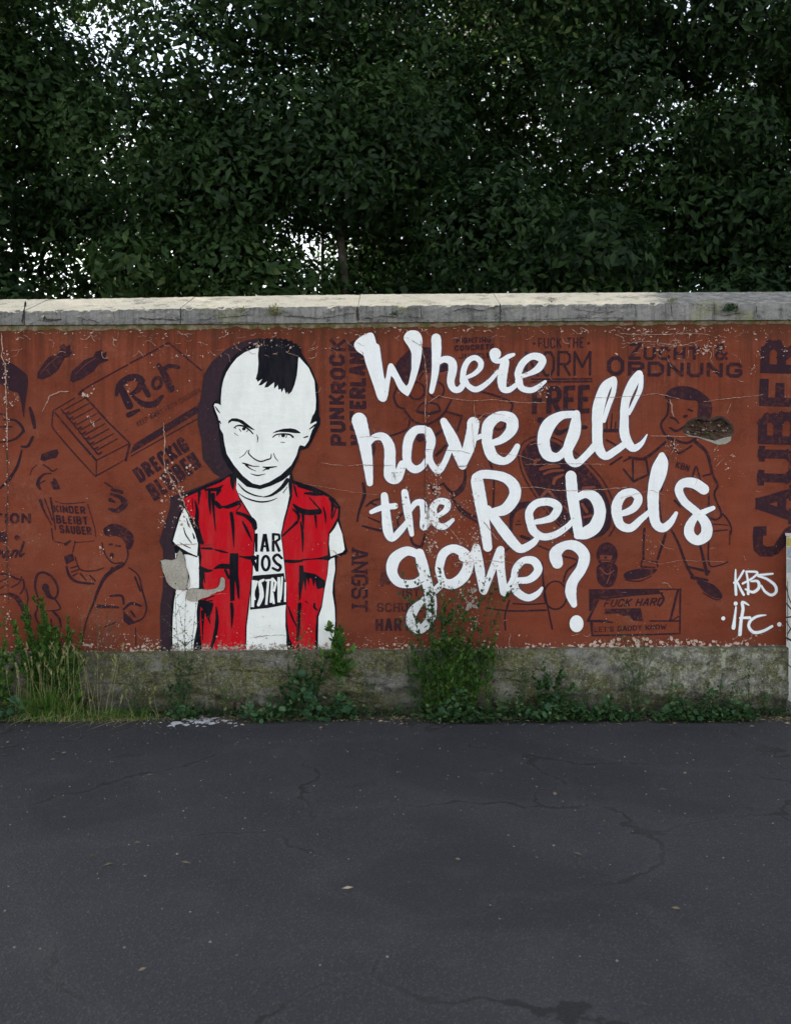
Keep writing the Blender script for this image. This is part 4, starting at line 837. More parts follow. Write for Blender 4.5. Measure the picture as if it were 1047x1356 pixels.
def tagw(label, letters):
    root = empty('spray_tag', parent=wall, label=label); hp = Paint(11)
    for i, ss in enumerate(letters):
        lp = Paint(12)
        for s_ in ss:
            if isinstance(s_, tuple): lp.disc(TG, *s_); continue
            lp.stroke(TG, s_); hp.stroke(TG, s_, soft=True, wadd=2.6, n=4)
        lp.build('painted_letter', M_LETTER, root)
    hp.build('overspray', M_MIST, root, attr=True)
tagw('white spray tag KBS', [['320 235 14 318 400 30 326 560 34', '424 250 26 350 370 24 296 408 22', '342 400 24 390 500 30 425 562 32'], ['458 268 26 480 400 26 482 550 36', '455 262 24 600 272 26 540 345 24 410 418 26', '520 388 22 606 390 34 620 470 38 545 528 34 448 490 24'], ['800 290 24 700 300 24 600 312 26 720 356 30 828 440 36 842 525 36 780 566 34 700 520 30 650 442 22']])
tagw('white spray tag iFC between two dots', [['324 720 20 310 850 30 292 990 50', (320, 676, 27)], ['375 1075 46 390 900 38 415 750 38 408 658 36 492 696 14', '376 862 26 505 858 36'], ['712 824 12 600 842 30 512 900 36 492 980 36 560 1050 38 680 1030 34 790 970 34'], [(160, 868, 26)], [(885, 945, 29)]])
# ------------------------------------------------------------------ wear on the wall: repair patches, cracks, flaked plaster
p = Paint(14)
p.fill(F2, '855 290 880 284 912 288 942 278 946 250 960 232 972 246 984 264 990 300 988 322 996 342 1003 380 1006 420 996 446 962 446 932 441 905 422 890 402 884 372 868 340', jit=.35)
p.build('render_patch', M_PATCH, wall, 'bare grey render patch over the painted elbow')
p = Paint(15)
EDGE2 = '185 385 205 365 232 350 285 352 330 362 400 372 440 366 470 358 500 342 520 320 528 285 533 250 550 230 572 240 584 262 586 310 585 345 570 372 540 382 500 386 466 402 440 420 410 436 380 446 350 455 330 462 304 476 280 488 240 486 200 480 178 455 174 430'
p.fill(V3, '185 385 205 365 232 350 285 352 330 362 400 372 440 366 470 358 500 342 520 320 528 285 533 250 550 230 572 240 584 262 586 310 585 345 570 372 540 382 500 386 466 402 440 420 410 436 380 446 350 455 330 462 304 476 280 488 240 486 200 480 178 455 174 430', jit=.4)
p.build('render_patch', M_PATCH, wall, 'curved grey render patch across the red vest')
def rim(T, txt, w, up_only, mat, y, grow=0.0):
    q = nums(txt, 2); ox, oy, k = T; q = [(ox + a / k, oy + b / k) for a, b in q]; cx = sum(a for a, b in q) / len(q); cy = sum(b for a, b in q) / len(q); its = []
    for a, b in zip(q, q[1:] + q[:1]):
        mid = ((a[1] + b[1]) / 2 < cy) if up_only else ((a[1] + b[1]) / 2 >= cy - 2)
        if mid: its.append(('%g %g %g %g' % (a[0], a[1], b[0], b[1]), w * random.uniform(.6, 1.5), .5))
    cracks('rim_shade_plaster', its, mat, y)
EDGE1 = '855 290 880 284 912 288 942 278 946 250 960 232 972 246 984 264 990 300 988 322 996 342 1003 380 1006 420 996 446 962 446 932 441 905 422 890 402 884 372 868 340'
for E_, T_ in ((EDGE1, F2), (EDGE2, V3)):
    rim(T_, E_, 1.1, True, M_CRACK_SHADE, -.0118); rim(T_, E_, 1.3, False, M_CHIP, -.0119)  # upper edges get a painted shadow line, lower edges pale plaster
cracks('dark_crack', [('9 585 11 640 9 700 10 760 12 800', 1.5, .5), ('563 680 562 640 563 600', 1.3, .4), ('566 670 566 742', .9, .5), ('563 560 563 600', .7, .3), ('250 760 252 775 248 782', .8, .4), ('235 780 250 781', 1.0, .5)], M_CRACK_SHADE, -.0108)
cracks('pale_crack', [('2 440 4 462 2 470 7 482 8 500 8 520 9 545 10 570 10 592', 1.7, .6), ('56 545 64 530 66 524 78 519 92 518', 1.7, .5), ('106 448 113 450 120 444 126 452', 1.1, .7), ('217 560 218 590 217 610 219 622 228 636 236 650 242 660 247 675', 1.6, .9),
   ('219 622 232 630 240 645', 1.0, .8), ('247 675 256 688 262 700', 1.0, .6), ('563 480 560 466 557 450', .9, .5), ('563 480 565 510 563 535 563 560', 1.2, .5), ('565 534 580 524 600 528 625 531 650 529 690 533 722 533', 1.0, .6), ('627 533 629 555', .7, .5), ('630 558 642 547 652 547 668 550', .8, .6), ('629 560 640 560', .6, .6),
   ('460 617 480 615 495 616', 1.0, .4), ('425 613 455 617', .8, .5), ('688 646 710 645 735 649 752 650 800 648 830 645', 1.0, .5), ('695 615 760 614 800 615', .7, .5), ('860 577 900 578 925 578', .9, .3), ('800 527 840 524 870 521 900 528', .7, .5), ('930 532 960 528 1000 524 1010 522', .7, .5), ('820 442 870 443 920 441 940 444', .9, .6), ('822 455 860 452 900 458 930 450', .8, .8),
   ('950 590 946 596 944 598', .7, .5), ('886 528 889 540 892 552', 1.3, 1.0), ('882 530 890 536 888 548', .8, .8), ('893 580 893 592 888 602', 1.1, .9), ('890 594 902 594', .8, .5), ('962 548 967 535', .9, .4), ('820 660 862 649 880 655', .6, .8), ('600 745 640 742 690 746', .6, .6), ('335 842 345 843 352 842', .8, .3), ('265 788 300 786', .5, .5),
   ('400 640 470 652 500 655', .4, .5), ('660 600 690 604 708 610', .5, .5), ('625 560 628 600', .6, .5), ('640 690 650 705 660 715', 1.1, .9), ('585 690 600 705 612 720', .9, .9), ('850 742 872 747 900 742 960 744', .5, .5), ('870 715 880 725 892 728', .7, .6), ('947 618 958 607', .9, .4), ('230 722 262 720', .9, .4)], M_CRACKL, -.0112)
cracks('hairline_crack', [('475 579 490 578 505 580', .5, .3), ('560 595 610 597 622 601', .6, .3), ('545 450 555 457 562 455', .6, .4), ('478 617 520 616', .5, .3), ('1 1 1 2', .1)][:-1] + [('330 845 350 842 375 841 400 844', .6, .5), ('262 722 270 722 285 721', .6, .3), ('700 531 800 526', .4, .3), ('610 672 616 680 612 690', .7, .6)], M_CRACK_SHADE, -.0116)
sq = []
for _ in range(150):
    zx = random.choice(((0, 480, 438, 475), (0, 480, 438, 475), (480, 800, 432, 450), (790, 980, 430, 475), (790, 980, 430, 475), (0, 1047, 440, 850), (0, 1047, 835, 862))); x = random.uniform(*zx[:2]); y = random.uniform(*zx[2:]); a = random.uniform(-.6, .6) + (1.2 if random.random() < .25 else 0); t_ = '%g %g' % (x, y)
    for k in range(random.randint(2, 4)): x += math.cos(a) * 4; y += math.sin(a) * 4; a += random.uniform(-.9, .9); t_ += ' %g %g' % (x, y)
    sq.append((t_, random.uniform(.35, 1.0), .7))
cracks('scratch', [q for q in sq if all(y_top(p_[0]) + 2 < p_[1] < 866 for p_ in nums(q[0], 2))], M_CRACKL, -.0114)
def chips(name, zones, mat, y, parent=wall):
    v, f = [], []
    for (x0, y0, x1, y1, n_, smin, smax, el) in zones:
        for _ in range(n_):
            # clumped: pick a centre, then specks around it
            if random.random() < .22 or not v: cx, cy = random.uniform(x0, x1), random.uniform(y0, y1)
            px = cx + random.gauss(0, (x1 - x0) * .035 + 1.2); py = cy + random.gauss(0, (y1 - y0) * .06 + .8)
            if not (x0 <= px <= x1 and y0 <= py <= y1): continue
            if 428 < py and 0 < px < 1047 and py < y_top(px) + .5: continue
            r = smin + (smax - smin) * random.random() ** 3.0; a0 = random.uniform(-.5, .5) + (math.pi / 2 if random.random() < .3 else 0); i = len(v); m = random.choice((5, 6, 7))
            yy = y - random.random() * .0003
            for k in range(m):
                t = 2 * math.pi * k / m; rr = r * random.uniform(.45, 1.2); ex, ey = rr * math.cos(t) * el, rr * math.sin(t)
                X, _, Z = P(px + ex * math.cos(a0) - ey * math.sin(a0), py + ex * math.sin(a0) + ey * math.cos(a0)); v.append((X, yy, Z))
            f.append(tuple(reversed(range(i, i + m))))
    return mesh(name, v, f, mat, parent, kind='stuff')
chips('flaked_plaster', [(0, 434, 1047, 443, 250, .25, 1.1, 2.6), (0, 440, 480, 474, 70, .2, .9, 2.8), (810, 432, 960, 470, 260, .2, 1.1, 3.0), (0, 852, 1047, 866, 1000, .3, 2.2, 1.6), (0, 838, 1047, 858, 240, .3, 1.6, 1.3),
   (4, 460, 14, 600, 120, .3, 1.6, 1.0), (4, 520, 26, 540, 60, .4, 2.0, 1.0), (4, 600, 16, 850, 120, .3, 1.6, 1.0), (563, 610, 584, 740, 300, .3, 1.9, .9), (563, 480, 569, 640, 60, .3, 1.2, .8), (560, 700, 625, 850, 200, .3, 2.0, 1.0),
   (210, 600, 260, 700, 220, .3, 2.1, 1.2), (620, 690, 670, 780, 130, .3, 1.5, 1.1), (585, 650, 640, 730, 160, .3, 1.5, 1.0), (110, 505, 126, 526, 40, .4, 2.2, 1.1), (115, 545, 126, 565, 30, .4, 1.8, 1.1), (780, 845, 1000, 864, 260, .5, 2.8, 1.3), (610, 800, 650, 850, 60, .3, 1.5, 1.0),
   (880, 575, 900, 610, 60, .3, 1.4, 1.0), (700, 640, 760, 720, 60, .3, 1.3, 1.3), (710, 500, 760, 560, 60, .3, 1.3, 1.3), (940, 590, 985, 640, 50, .3, 1.3, 1.3), (130, 700, 150, 740, 25, .5, 2.2, 1.0), (190, 845, 215, 862, 90, .4, 1.8, 1.2), (640, 475, 700, 540, 40, .3, 1.2, 1.6),
   (100, 455, 260, 560, 50, .3, 1.3, 1.5), (990, 440, 1040, 500, 60, .3, 1.4, 1.4), (830, 700, 900, 760, 40, .3, 1.0, 1.5), (300, 450, 400, 462, 60, .3, 1.3, 1.6), (0, 700, 1047, 850, 160, .25, .9, 1.2), (0, 440, 1047, 700, 200, .25, .8, 1.3)], M_CHIP, -.0122)
chips('grey_plaster_fleck', [(606, 778, 632, 806, 90, .8, 3.6, 1.0), (560, 650, 600, 700, 60, .4, 1.8, 1.0), (510, 625, 545, 700, 100, .3, 1.8, .9), (330, 852, 380, 863, 160, .3, 1.6, 1.4), (228, 850, 262, 864, 110, .3, 1.7, 1.2), (268, 852, 326, 864, 160, .3, 1.7, 1.4), (385, 852, 445, 864, 130, .3, 1.6, 1.3),
   (595, 655, 625, 690, 50, .3, 1.4, 1.0), (625, 610, 700, 640, 40, .25, 1.0, 1.0), (600, 700, 660, 760, 60, .3, 1.3, 1.0), (0, 862, 1047, 868, 300, .5, 2.2, 1.6), (515, 618, 540, 640, 30, .3, 1.2, 1.0), (228, 745, 262, 840, 20, .3, .9, 1.0), (455, 640, 960, 760, 50, .25, .8, 1.0)], M_CHIPG, -.0128)

p = Paint(13); top = []; bot = []
for i in range(900):
    px = -60 + i * 1.3; k = noise.noise(Vector((px * .045, 4, 4))) + .8 * noise.noise(Vector((px * .3, 4, 4))); top.append((px, y_bot(px) - 2.2 - max(-1.5, 5.0 * k) - random.random() * .8)); bot.append((px, y_bot(px) + 1.5))
for i in range(0, 899, 6):
    a = top[i:i + 7]; b = bot[i:i + 7]
    if len(a) > 1: p.k = 0; p.fill(U1, a + b[::-1])
p.build('bare_plaster_strip', M_MORTAR, wall)
# loose stones along the foot of the plinth: the part of the wall where the old footing shows
def rock(px, py, w, h, mat, parent, name='stone', Y=-.075, d=.03, ground=False):
    v = []; f = []; m = 6; c0 = P(px, py, Y)
    ring = []
    for k in range(m):
        t = 2 * math.pi * k / m + random.uniform(-.2, .2); rr = random.uniform(.7, 1.2); ring.append((math.cos(t) * w / 2 / PPM * rr, math.sin(t) * h / 2 / PPM * rr))
    for dy, kk in ((d, 1.0), (0, 1.0), (-d * .55, .72)):
        for x, z in ring: v.append((c0[0] + x * kk, Y + dy + random.uniform(-.002, .002), c0[2] + z * kk))
    for q in range(2):
        for k in range(m): f.append((q * m + k, q * m + (k + 1) % m, (q + 1) * m + (k + 1) % m, (q + 1) * m + k))
    f.append(tuple(range(2 * m, 3 * m)))
    return mesh(name, v, f, mat, parent)
for px, py, w, h in ((306, 935, 10, 15), (316, 936, 9, 14), (275, 936, 12, 12), (262, 938, 14, 10), (481, 927, 22, 10), (455, 932, 14, 9), (330, 932, 14, 16), (348, 930, 12, 14), (500, 934, 14, 9), (517, 938, 12, 7), (640, 935, 20, 12), (662, 930, 18, 14), (215, 938, 16, 9), (185, 940, 18, 8), (150, 941, 14, 7), (430, 940, 12, 8), (850, 935, 16, 9), (1000, 936, 18, 9), (1018, 938, 12, 8)):
    rock(px, py, w, h, M_PLINTH, wall, 'footing_stone', -.05)

def soil():
    v, f, tn = [], [], []; N = 900; M = 9
    for i in range(N + 1):
        x = XL + .5 + (XR - XL - 1) * i / N; wd = .10 + .06 * noise.noise(Vector((x * 1.3, 1, 1))) + .05 * noise.noise(Vector((x * 6, 1, 1))) + .02 * noise.noise(Vector((x * 30, 1, 1))); hh = .018 + .014 * noise.noise(Vector((x * 3, 5, 1)))
        for k in range(M):
            t = k / (M - 1); y = -.015 - t * (wd + .05); z = max(.0012 if k < M - 1 else -.004, hh * (1 - t) ** 1.3 + .006 * noise.noise(Vector((x * 40, y * 40, 2))) * (1 - t)); v.append((x, y, z)); tn.append(0)
    for i in range(N):
        for k in range(M - 1): f.append((i * M + k, i * M + k + 1, (i + 1) * M + k + 1, (i + 1) * M + k))
    o = mesh('soil_verge', v, f, concrete('dark_soil', (.018, .014, .010), (.06, .048, .035), 60, .5), None, kind='stuff'); o['label'] = 'uneven strip of dark soil between asphalt and wall'
soil()
# ------------------------------------------------------------------ grit, litter, spilt paint on the asphalt
def scatter(name, n_, fn, mat, ymin, ymax, xr, smin, smax, h, tone=None):
    v, f, tn = [], [], []
    for _ in range(n_):
        x = random.uniform(*xr); y = fn(); r = smin + (smax - smin) * random.random() ** 2.5; m = random.choice((4, 5, 6)); i = len(v); t0 = random.random() * 6.3; tt = random.random(); hh = h * r
        for k in range(m):
            t = t0 + 2 * math.pi * k / m; rr = r * random.uniform(.6, 1.2); v.append((x + rr * math.cos(t), y + rr * math.sin(t), .0005)); tn.append(tt)
        v.append((x + random.uniform(-.2, .2) * r, y + random.uniform(-.2, .2) * r, .0005 + hh)); tn.append(tt)
        for k in range(m): f.append((i + k, i + (k + 1) % m, i + m))
    return mesh(name, v, f, mat, None, kind='stuff', attr={'tone': tn})
g = scatter('gravel', 4200, lambda: -.05 - abs(random.gauss(0, .09)), M_LITTER, 0, 0, (-3.4, 3.4), .0015, .008, .7); g['label'] = 'loose dark grit and soil gathered along the foot of the wall'
g = scatter('loose_stones', 1300, lambda: -.1 - 3.3 * random.random() ** 2.2, M_STONE, 0, 0, (-3.2, 3.2), .0015, .0055, .8); g['label'] = 'small pale stones strewn over the asphalt'; g['kind'] = 'stuff'
def leaflitter():
    v, f, tn = [], [], []
    for _ in range(1100):
        x = random.uniform(-3.2, 3.2); y = -.08 - abs(random.gauss(0, .10)) if random.random() < .90 else -.1 - random.random() ** 1.6 * 3.6; L = random.uniform(.006, .024); w = L * random.uniform(.2, .5); a = random.random() * 6.3; i = len(v); tt = random.random(); z = random.uniform(.001, .008)
        ca, sa = math.cos(a), math.sin(a)
        for u, q, dz in ((-L, 0, 0), (0, w, .004), (L, 0, .002), (0, -w, .001), (0, 0, .005 + w * .3)): v.append((x + u * ca - q * sa, y + u * sa + q * ca, z + dz)); tn.append(tt)
        f += [(i, i + 4, i + 1), (i + 1, i + 4, i + 2), (i + 2, i + 4, i + 3), (i + 3, i + 4, i)]
    o = mesh('leaf_litter', v, f, M_LITTER, None, kind='stuff', attr={'tone': tn}); o['label'] = 'dry leaves and straw bits lying at the foot of the wall'
leaflitter()
def splash():
    v, f = [], []
    def blob(px, py, rx, ry):
        # a point of the asphalt seen at that photo pixel
        d = CAMZ / ((py - 678) / (DIST * PPM)); x = (px - 523.5) / (DIST * PPM) * d; y = d - DIST; sy = ry * d * d / (DIST * PPM * CAMZ); sx = rx * d / (DIST * PPM); i = len(v); m = 13
        for k in range(m):
            t = 2 * math.pi * k / m; rr = random.uniform(.45, 1.25); v.append((x + sx * rr * math.cos(t), y + sy * rr * math.sin(t), .0025 + random.random() * .0006))
        f.append(tuple(range(i, i + m)))
    for a in ((236, 958, 10, 2.2), (228, 961, 7, 1.5), (252, 954, 9, 2.2), (262, 957, 9, 2.4), (274, 954, 10, 2.4), (281, 958, 8, 1.8), (246, 960, 6, 1.4), (297, 955, 6, 1.6), (268, 950, 6, 1.5), (286, 951, 5, 1.2), (305, 958, 4, 1.2)): blob(*a)
    for _ in range(60): blob(random.gauss(262, 26), random.uniform(949, 963), random.uniform(.6, 2.6), random.uniform(.4, 1.0))
    o = mesh('paint_splash', v, f, M_PSPLASH, ground); o['kind'] = 'stuff'
splash()

# ------------------------------------------------------------------ utility cabinet at the right edge
def cabinet():
    x0 = P(1040, 0, -.02)[0]; x1 = x0 + .62; zt = P(0, 706, -.02)[2]; y0, y1 = -.02, -.36
    y1 = -.15
    r = empty('utility_cabinet', ((x0 + x1) / 2, (y0 + y1) / 2, 0), 'pale grey utility cabinet with stickers and black scrawls at the right picture edge', 'cabinet')
    L = lambda p_: (p_[0] - r.location.x, p_[1] - r.location.y, p_[2])
    def box(name, a, b, mat, bev=.004):
        xs, ys, zs = (a[0], b[0]), (a[1], b[1]), (a[2], b[2]); v = []
        for z in zs:
            for x, y in ((xs[0] + bev, ys[0]), (xs[1] - bev, ys[0]), (xs[1], ys[0] + bev), (xs[1], ys[1] - bev), (xs[1] - bev, ys[1]), (xs[0] + bev, ys[1]), (xs[0], ys[1] - bev), (xs[0], ys[0] + bev)): v.append(L((x, y, z)))
        f = [(k, (k + 1) % 8, 8 + (k + 1) % 8, 8 + k) for k in range(8)] + [tuple(reversed(range(8))), tuple(range(8, 16))]
        return mesh(name, v, f, mat, r)
    mb = concrete('cabinet_paint', (.60, .61, .60), (.72, .73, .72), 14); mb2 = concrete('cabinet_base', (.16, .15, .14), (.26, .25, .23), 20)
    body = box('body', (x0, y1, .10), (x1, y0, zt - .02), mb); box('base', (x0 - .004, y1 - .004, 0), (x1 + .004, y0, .10), mb2); box('lid', (x0 - .006, y1 - .008, zt - .018), (x1 + .006, y0 + .002, zt), mb)
    box('door', (x0 + .03, y1 - .006, .14), (x1 - .03, y1 - .0005, zt - .06), mb)
    def quad(name, z0, z1, ya, yb, mat, dx=.001):
        X = x0 - dx; mesh(name, [L((X, ya, z0)), L((X, yb, z0)), L((X, yb, z1)), L((X, ya, z1))], [(0, 1, 2, 3)], mat, r)
    quad('sticker', zt - .085, zt - .03, y0 - .012, y1 + .03, simple('yellow_sticker', (.62, .52, .12), (.55, .45, .1))); quad('sticker', zt - .16, zt - .09, y0 - .02, y1 + .02, simple('blue_sticker', (.28, .36, .52), (.5, .55, .6)), .0015)
    quad('sticker', zt - .26, zt - .17, y0 - .01, y1 + .04, simple('faded_sticker', (.55, .6, .6), (.4, .5, .5)), .0012)
    v, f = [], []
    def line(pts, w):
        for (ya, za), (yb, zb) in zip(pts[:-1], pts[1:]):
            dy, dz = yb - ya, zb - za; n_ = math.hypot(dy, dz); ny, nz = -dz / n_ * w / 2, dy / n_ * w / 2; i = len(v); X = x0 - .0021 - len(v) * 2e-6
            v.extend([L((X, ya + ny, za + nz)), L((X, yb + ny, zb + nz)), L((X, yb - ny, zb - nz)), L((X, ya - ny, za - nz))]); f.append((i, i + 1, i + 2, i + 3))
    g = lambda py: P(0, py, -.08)[2]
    line([(-.02, g(775)), (-.06, g(790)), (-.14, g(806))], .012); line([(-.03, g(800)), (-.10, g(806)), (-.14, g(802))], .012); line([(-.02, g(819)), (-.14, g(815))], .010); line([(-.03, g(824)), (-.09, g(832)), (-.04, g(842)), (-.12, g(828)), (-.14, g(845))], .009); line([(-.02, g(846)), (-.14, g(848))], .012); line([(-.02, g(879)), (-.14, g(885))], .008)
    line([(-.05, g(770)), (-.045, g(850))], .008)
    mesh('scrawl', v, f, M_BLACK2, r)
M_BLACK2 = simple('black_marker', (.012, .012, .013), (.02, .02, .02))
cabinet()

# ------------------------------------------------------------------ weeds
def leaf_shape(kind):
    if kind == 'mallow':                         # round, lobed, slightly cupped
        v = [(0, 0, 0)]; m = 15
        for k in range(m):
            t = -2.75 + 5.5 * k / (m - 1); r = (.78 + .22 * abs(math.cos(t * 2.3))) * (1.0 if k % 2 == 0 else .9); v.append((r * math.sin(t) * .62, .35 + r * math.cos(t) * .6, .10 * r * r + (.05 if k % 2 else 0)))
        return v, [(0, k + 1, k + 2) for k in range(m - 1)]
    if kind == 'lance':
        return [(0, 0, 0), (.16, .3, .05), (.14, .65, .04), (0, 1, -.08), (-.14, .65, .04), (-.16, .3, .05), (0, .35, 0), (0, .68, -.01)], [(0, 1, 6), (1, 2, 7, 6), (2, 3, 7), (0, 6, 5), (6, 7, 4, 5), (7, 3, 4)]
    if kind == 'nettle':
        v = [(0, 0, 0)]; pr = [(.20, .12), (.30, .22), (.26, .30), (.34, .38), (.24, .48), (.27, .56), (.16, .68), (.17, .76), (0, 1)]
        for x, y in pr: v.append((x, y, .06))
        for x, y in reversed(pr[:-1]): v.append((-x, y, .06))
        v.append((0, .5, 0)); c_ = len(v) - 1; m = c_
        return v, [(c_, k, (k + 1) if k + 1 < m else 0) for k in range(m)]
    if kind == 'fine':                           # divided leaf: three narrow fingers
        v, f = [], []
        for a, L, y0 in ((0, 1, 0), (.8, .55, .25), (-.8, .55, .3), (.7, .4, .55), (-.7, .4, .6)):
            i = len(v); s_, c_ = math.sin(a), math.cos(a)
            for x, y in ((0, 0), (.055, .5), (0, 1), (-.055, .5)): v.append(((x * c_ + y * s_) * L, y0 + (y * c_ - x * s_) * L * (1 if a == 0 else 1), .04 * y)); 
            f += [(i, i + 1, i + 2), (i, i + 2, i + 3)]
        return v, f
SH = {k: leaf_shape(k) for k in ('mallow', 'lance', 'nettle', 'fine')}
def rotm(yaw, pitch, roll):
    from mathutils import Euler
    return Euler((pitch, roll, yaw), 'XYZ').to_matrix()
class Veg:
    def __init__(s): s.v = []; s.f = []; s.t = []
    def leaf(s, kind, pos, size, yaw, pitch, roll=0.0, tone=None):
        M = rotm(yaw, pitch, roll); i = len(s.v); vv, ff = SH[kind]; tn = random.random() if tone is None else tone
        for p_ in vv: q = M @ Vector(p_) * size; s.v.append((pos[0] + q[0], pos[1] + q[1], pos[2] + q[2])); s.t.append(tn)
        s.f += [tuple(a + i for a in t) for t in ff]
    def tube(s, pts, r0, r1, tone=.3, sides=3):
        i = len(s.v); m = len(pts)
        for k, p_ in enumerate(pts):
            r = r0 + (r1 - r0) * k / (m - 1)
            for q in range(sides):
                t = 2 * math.pi * q / sides; s.v.append((p_[0] + r * math.cos(t), p_[1] + r * math.sin(t), p_[2])); s.t.append(tone)
        for k in range(m - 1):
            for q in range(sides): s.f.append((i + k * sides + q, i + k * sides + (q + 1) % sides, i + (k + 1) * sides + (q + 1) % sides, i + (k + 1) * sides + q))
    def blade(s, base, h, lean, yaw, w, tone, droop=.5):
        i = len(s.v); n_ = 6; dx, dy = math.cos(yaw), math.sin(yaw)
        for k in range(n_ + 1):
            t = k / n_; o = lean * t ** 1.7; z = h * (t - droop * .5 * t ** 3); ww = w * (1 - t ** 1.8) + .0003
            s.v.append((base[0] + dx * o - dy * ww, base[1] + dy * o + dx * ww * .6, base[2] + z)); s.v.append((base[0] + dx * o + dy * ww, base[1] + dy * o - dx * ww * .6, base[2] + z + ww * .4)); s.t += [tone, tone]
        for k in range(n_): s.f.append((i + 2 * k, i + 2 * k + 1, i + 2 * k + 3, i + 2 * k + 2))
    def build(s, name, mat, parent, kind=None): 
        if s.v: return mesh(name, s.v, s.f, mat, parent, kind, attr={'tone': s.t}, smooth=False)
def bent(base, tip, n_=7, wob=.012):
    o = []; a, b = random.uniform(-1, 1), random.uniform(-1, 1)
    for k in range(n_):
        t = k / (n_ - 1); o.append((base[0] + (tip[0] - base[0]) * t ** 1.3 + wob * math.sin(t * 5 + a * 3) * t, base[1] + (tip[1] - base[1]) * t ** 1.2 + wob * math.cos(t * 4 + b * 3) * t, base[2] + (tip[2] - base[2]) * t))
    return o
def root(name, px, Y, label, cat_='weed', group=None):
    X = P(px, 0, Y)[0]; return empty(name, (X, Y, 0), label, cat_, group)
def zof(py, Y): return P(0, py, Y)[2]
def stems_weed(name, px, Y, label, stems, kinds=('nettle',), lsize=(.02, .04), dens=60, mat=M_LEAF, smat=M_STEM, flowers=None, taper=1.0, low=.0, cat_='weed', fine=0, pitch=(.1, 1.5), rad=.0028):
    """stems: list of (base dx px, tip px, tip py, side twigs)"""
    r = root(name, px, Y, label, cat_); lf = Veg(); fl = Veg()
    for (dx, tx, ty, tw) in stems:
        st = Veg(); base = (dx / PPM, random.uniform(-.02, .02), 0); tip = (P(tx, 0, Y)[0] - r.location.x, random.uniform(-.06, .03), zof(ty, Y)); pl = bent(base, tip, 9, .014); st.tube(pl, rad, rad * .35)
        L = tip[2]; tips = [pl]
        for q in range(tw):
            t = random.uniform(.35, .92); k = int(t * 8); b0 = pl[k]; a = random.choice((-1, 1)); ln = L * random.uniform(.12, .28) * (1.25 - t * .6)
            tp = (b0[0] + a * ln * random.uniform(.4, .9), b0[1] + random.uniform(-.06, .02), min(b0[2] + ln * random.uniform(.4, .9), L * 1.03)); pp = bent(b0, tp, 5, .006); st.tube(pp, rad * .5, rad * .2); tips.append(pp)
        st.build('stem', smat, r)
        for pp in tips:
            plen = math.dist(pp[0], pp[-1]); n_ = int(dens * plen * 2.3)
            for _ in range(n_):
                t = random.random(); t = t ** (.75) if pp is pl else t; z_ = t * (len(pp) - 1); k = min(int(z_), len(pp) - 2); u = z_ - k; p0 = [pp[k][j] * (1 - u) + pp[k + 1][j] * u for j in range(3)]
                if p0[2] < low * L: continue
                s_ = 1.35 * random.uniform(*lsize) * (1.15 - taper * .75 * (p0[2] / max(L, .01)))
                lf.leaf(random.choice(kinds), p0, s_, random.uniform(0, 6.28), random.uniform(*pitch), random.uniform(-.5, .5))
            if flowers:
                for _ in range(int(flowers)): 
                    q = pp[-1]; fl.leaf('lance', (q[0] + random.gauss(0, .008), q[1] + random.gauss(0, .008), q[2] + random.gauss(0, .01)), random.uniform(.006, .012), random.uniform(0, 6.28), random.uniform(-1, 1))
    lf.build('foliage', mat, r, 'stuff')
    if flowers: fl.build('flower', M_FLOWER, r, 'stuff')
    return r
MALLOW = [None] * 3
def mallow(px, Y, label, leaves, spread, hmax, size=(.035, .06), mat=M_MALLOW, name='mallow_plant', extra=0):
    r = root(name, px, Y, label, 'weed'); st = Veg(); sp = Veg()
    lob = random.uniform(0, 6)
    for q in range(int(leaves * .8)):
        a = random.uniform(-1, 1); x = a * spread; h = hmax * (1 - .55 * abs(a)) * (.75 + .45 * math.sin(a * 4 + lob)) * random.uniform(.08, 1.1); y = random.uniform(-.10, .02)
        pp = bent((x * .25, random.uniform(-.02, .01), 0), (x, y, h), 5, .006); st.tube(pp, .0016, .0009)
        s_ = size[0] * .6 + (size[1] - size[0] * .5) * random.random() ** 1.5; k = random.randrange(3)
        if MALLOW[k] is None:
            one = Veg(); random.seed(50 + k); one.leaf('mallow', (0, 0, 0), 1.0, 0, 0, 0, .15 + .35 * k); me = one.build('leaf', mat, r); MALLOW[k] = me.data; random.seed(900 + q); o = me
        else: o = bpy.data.objects.new('leaf', MALLOW[k]); C.objects.link(o); o.parent = r
        o.location = (x, y, h); o.scale = (s_, s_, s_); o.rotation_euler = (random.uniform(.1, 1.25), random.uniform(-.5, .5), math.pi * random.choice((0, 0, 1)) + random.uniform(-1.3, 1.3))
    st.build('stem', M_STEM, r)
    for _ in range(int(extra * 1.7) + 90):
        a = random.gauss(0, .62); sp.leaf(random.choice(('nettle', 'lance', 'mallow')), (a * spread, random.uniform(-.10, .03), abs(random.gauss(0, .55)) * hmax * (.7 + .4 * math.sin(a * 5 + lob)) + .004), random.uniform(.012, .042), random.uniform(0, 6.28), random.uniform(-.3, 1.1), random.uniform(-.5, .5))
    sp.build('foliage', M_LEAFD, r, 'stuff'); return r
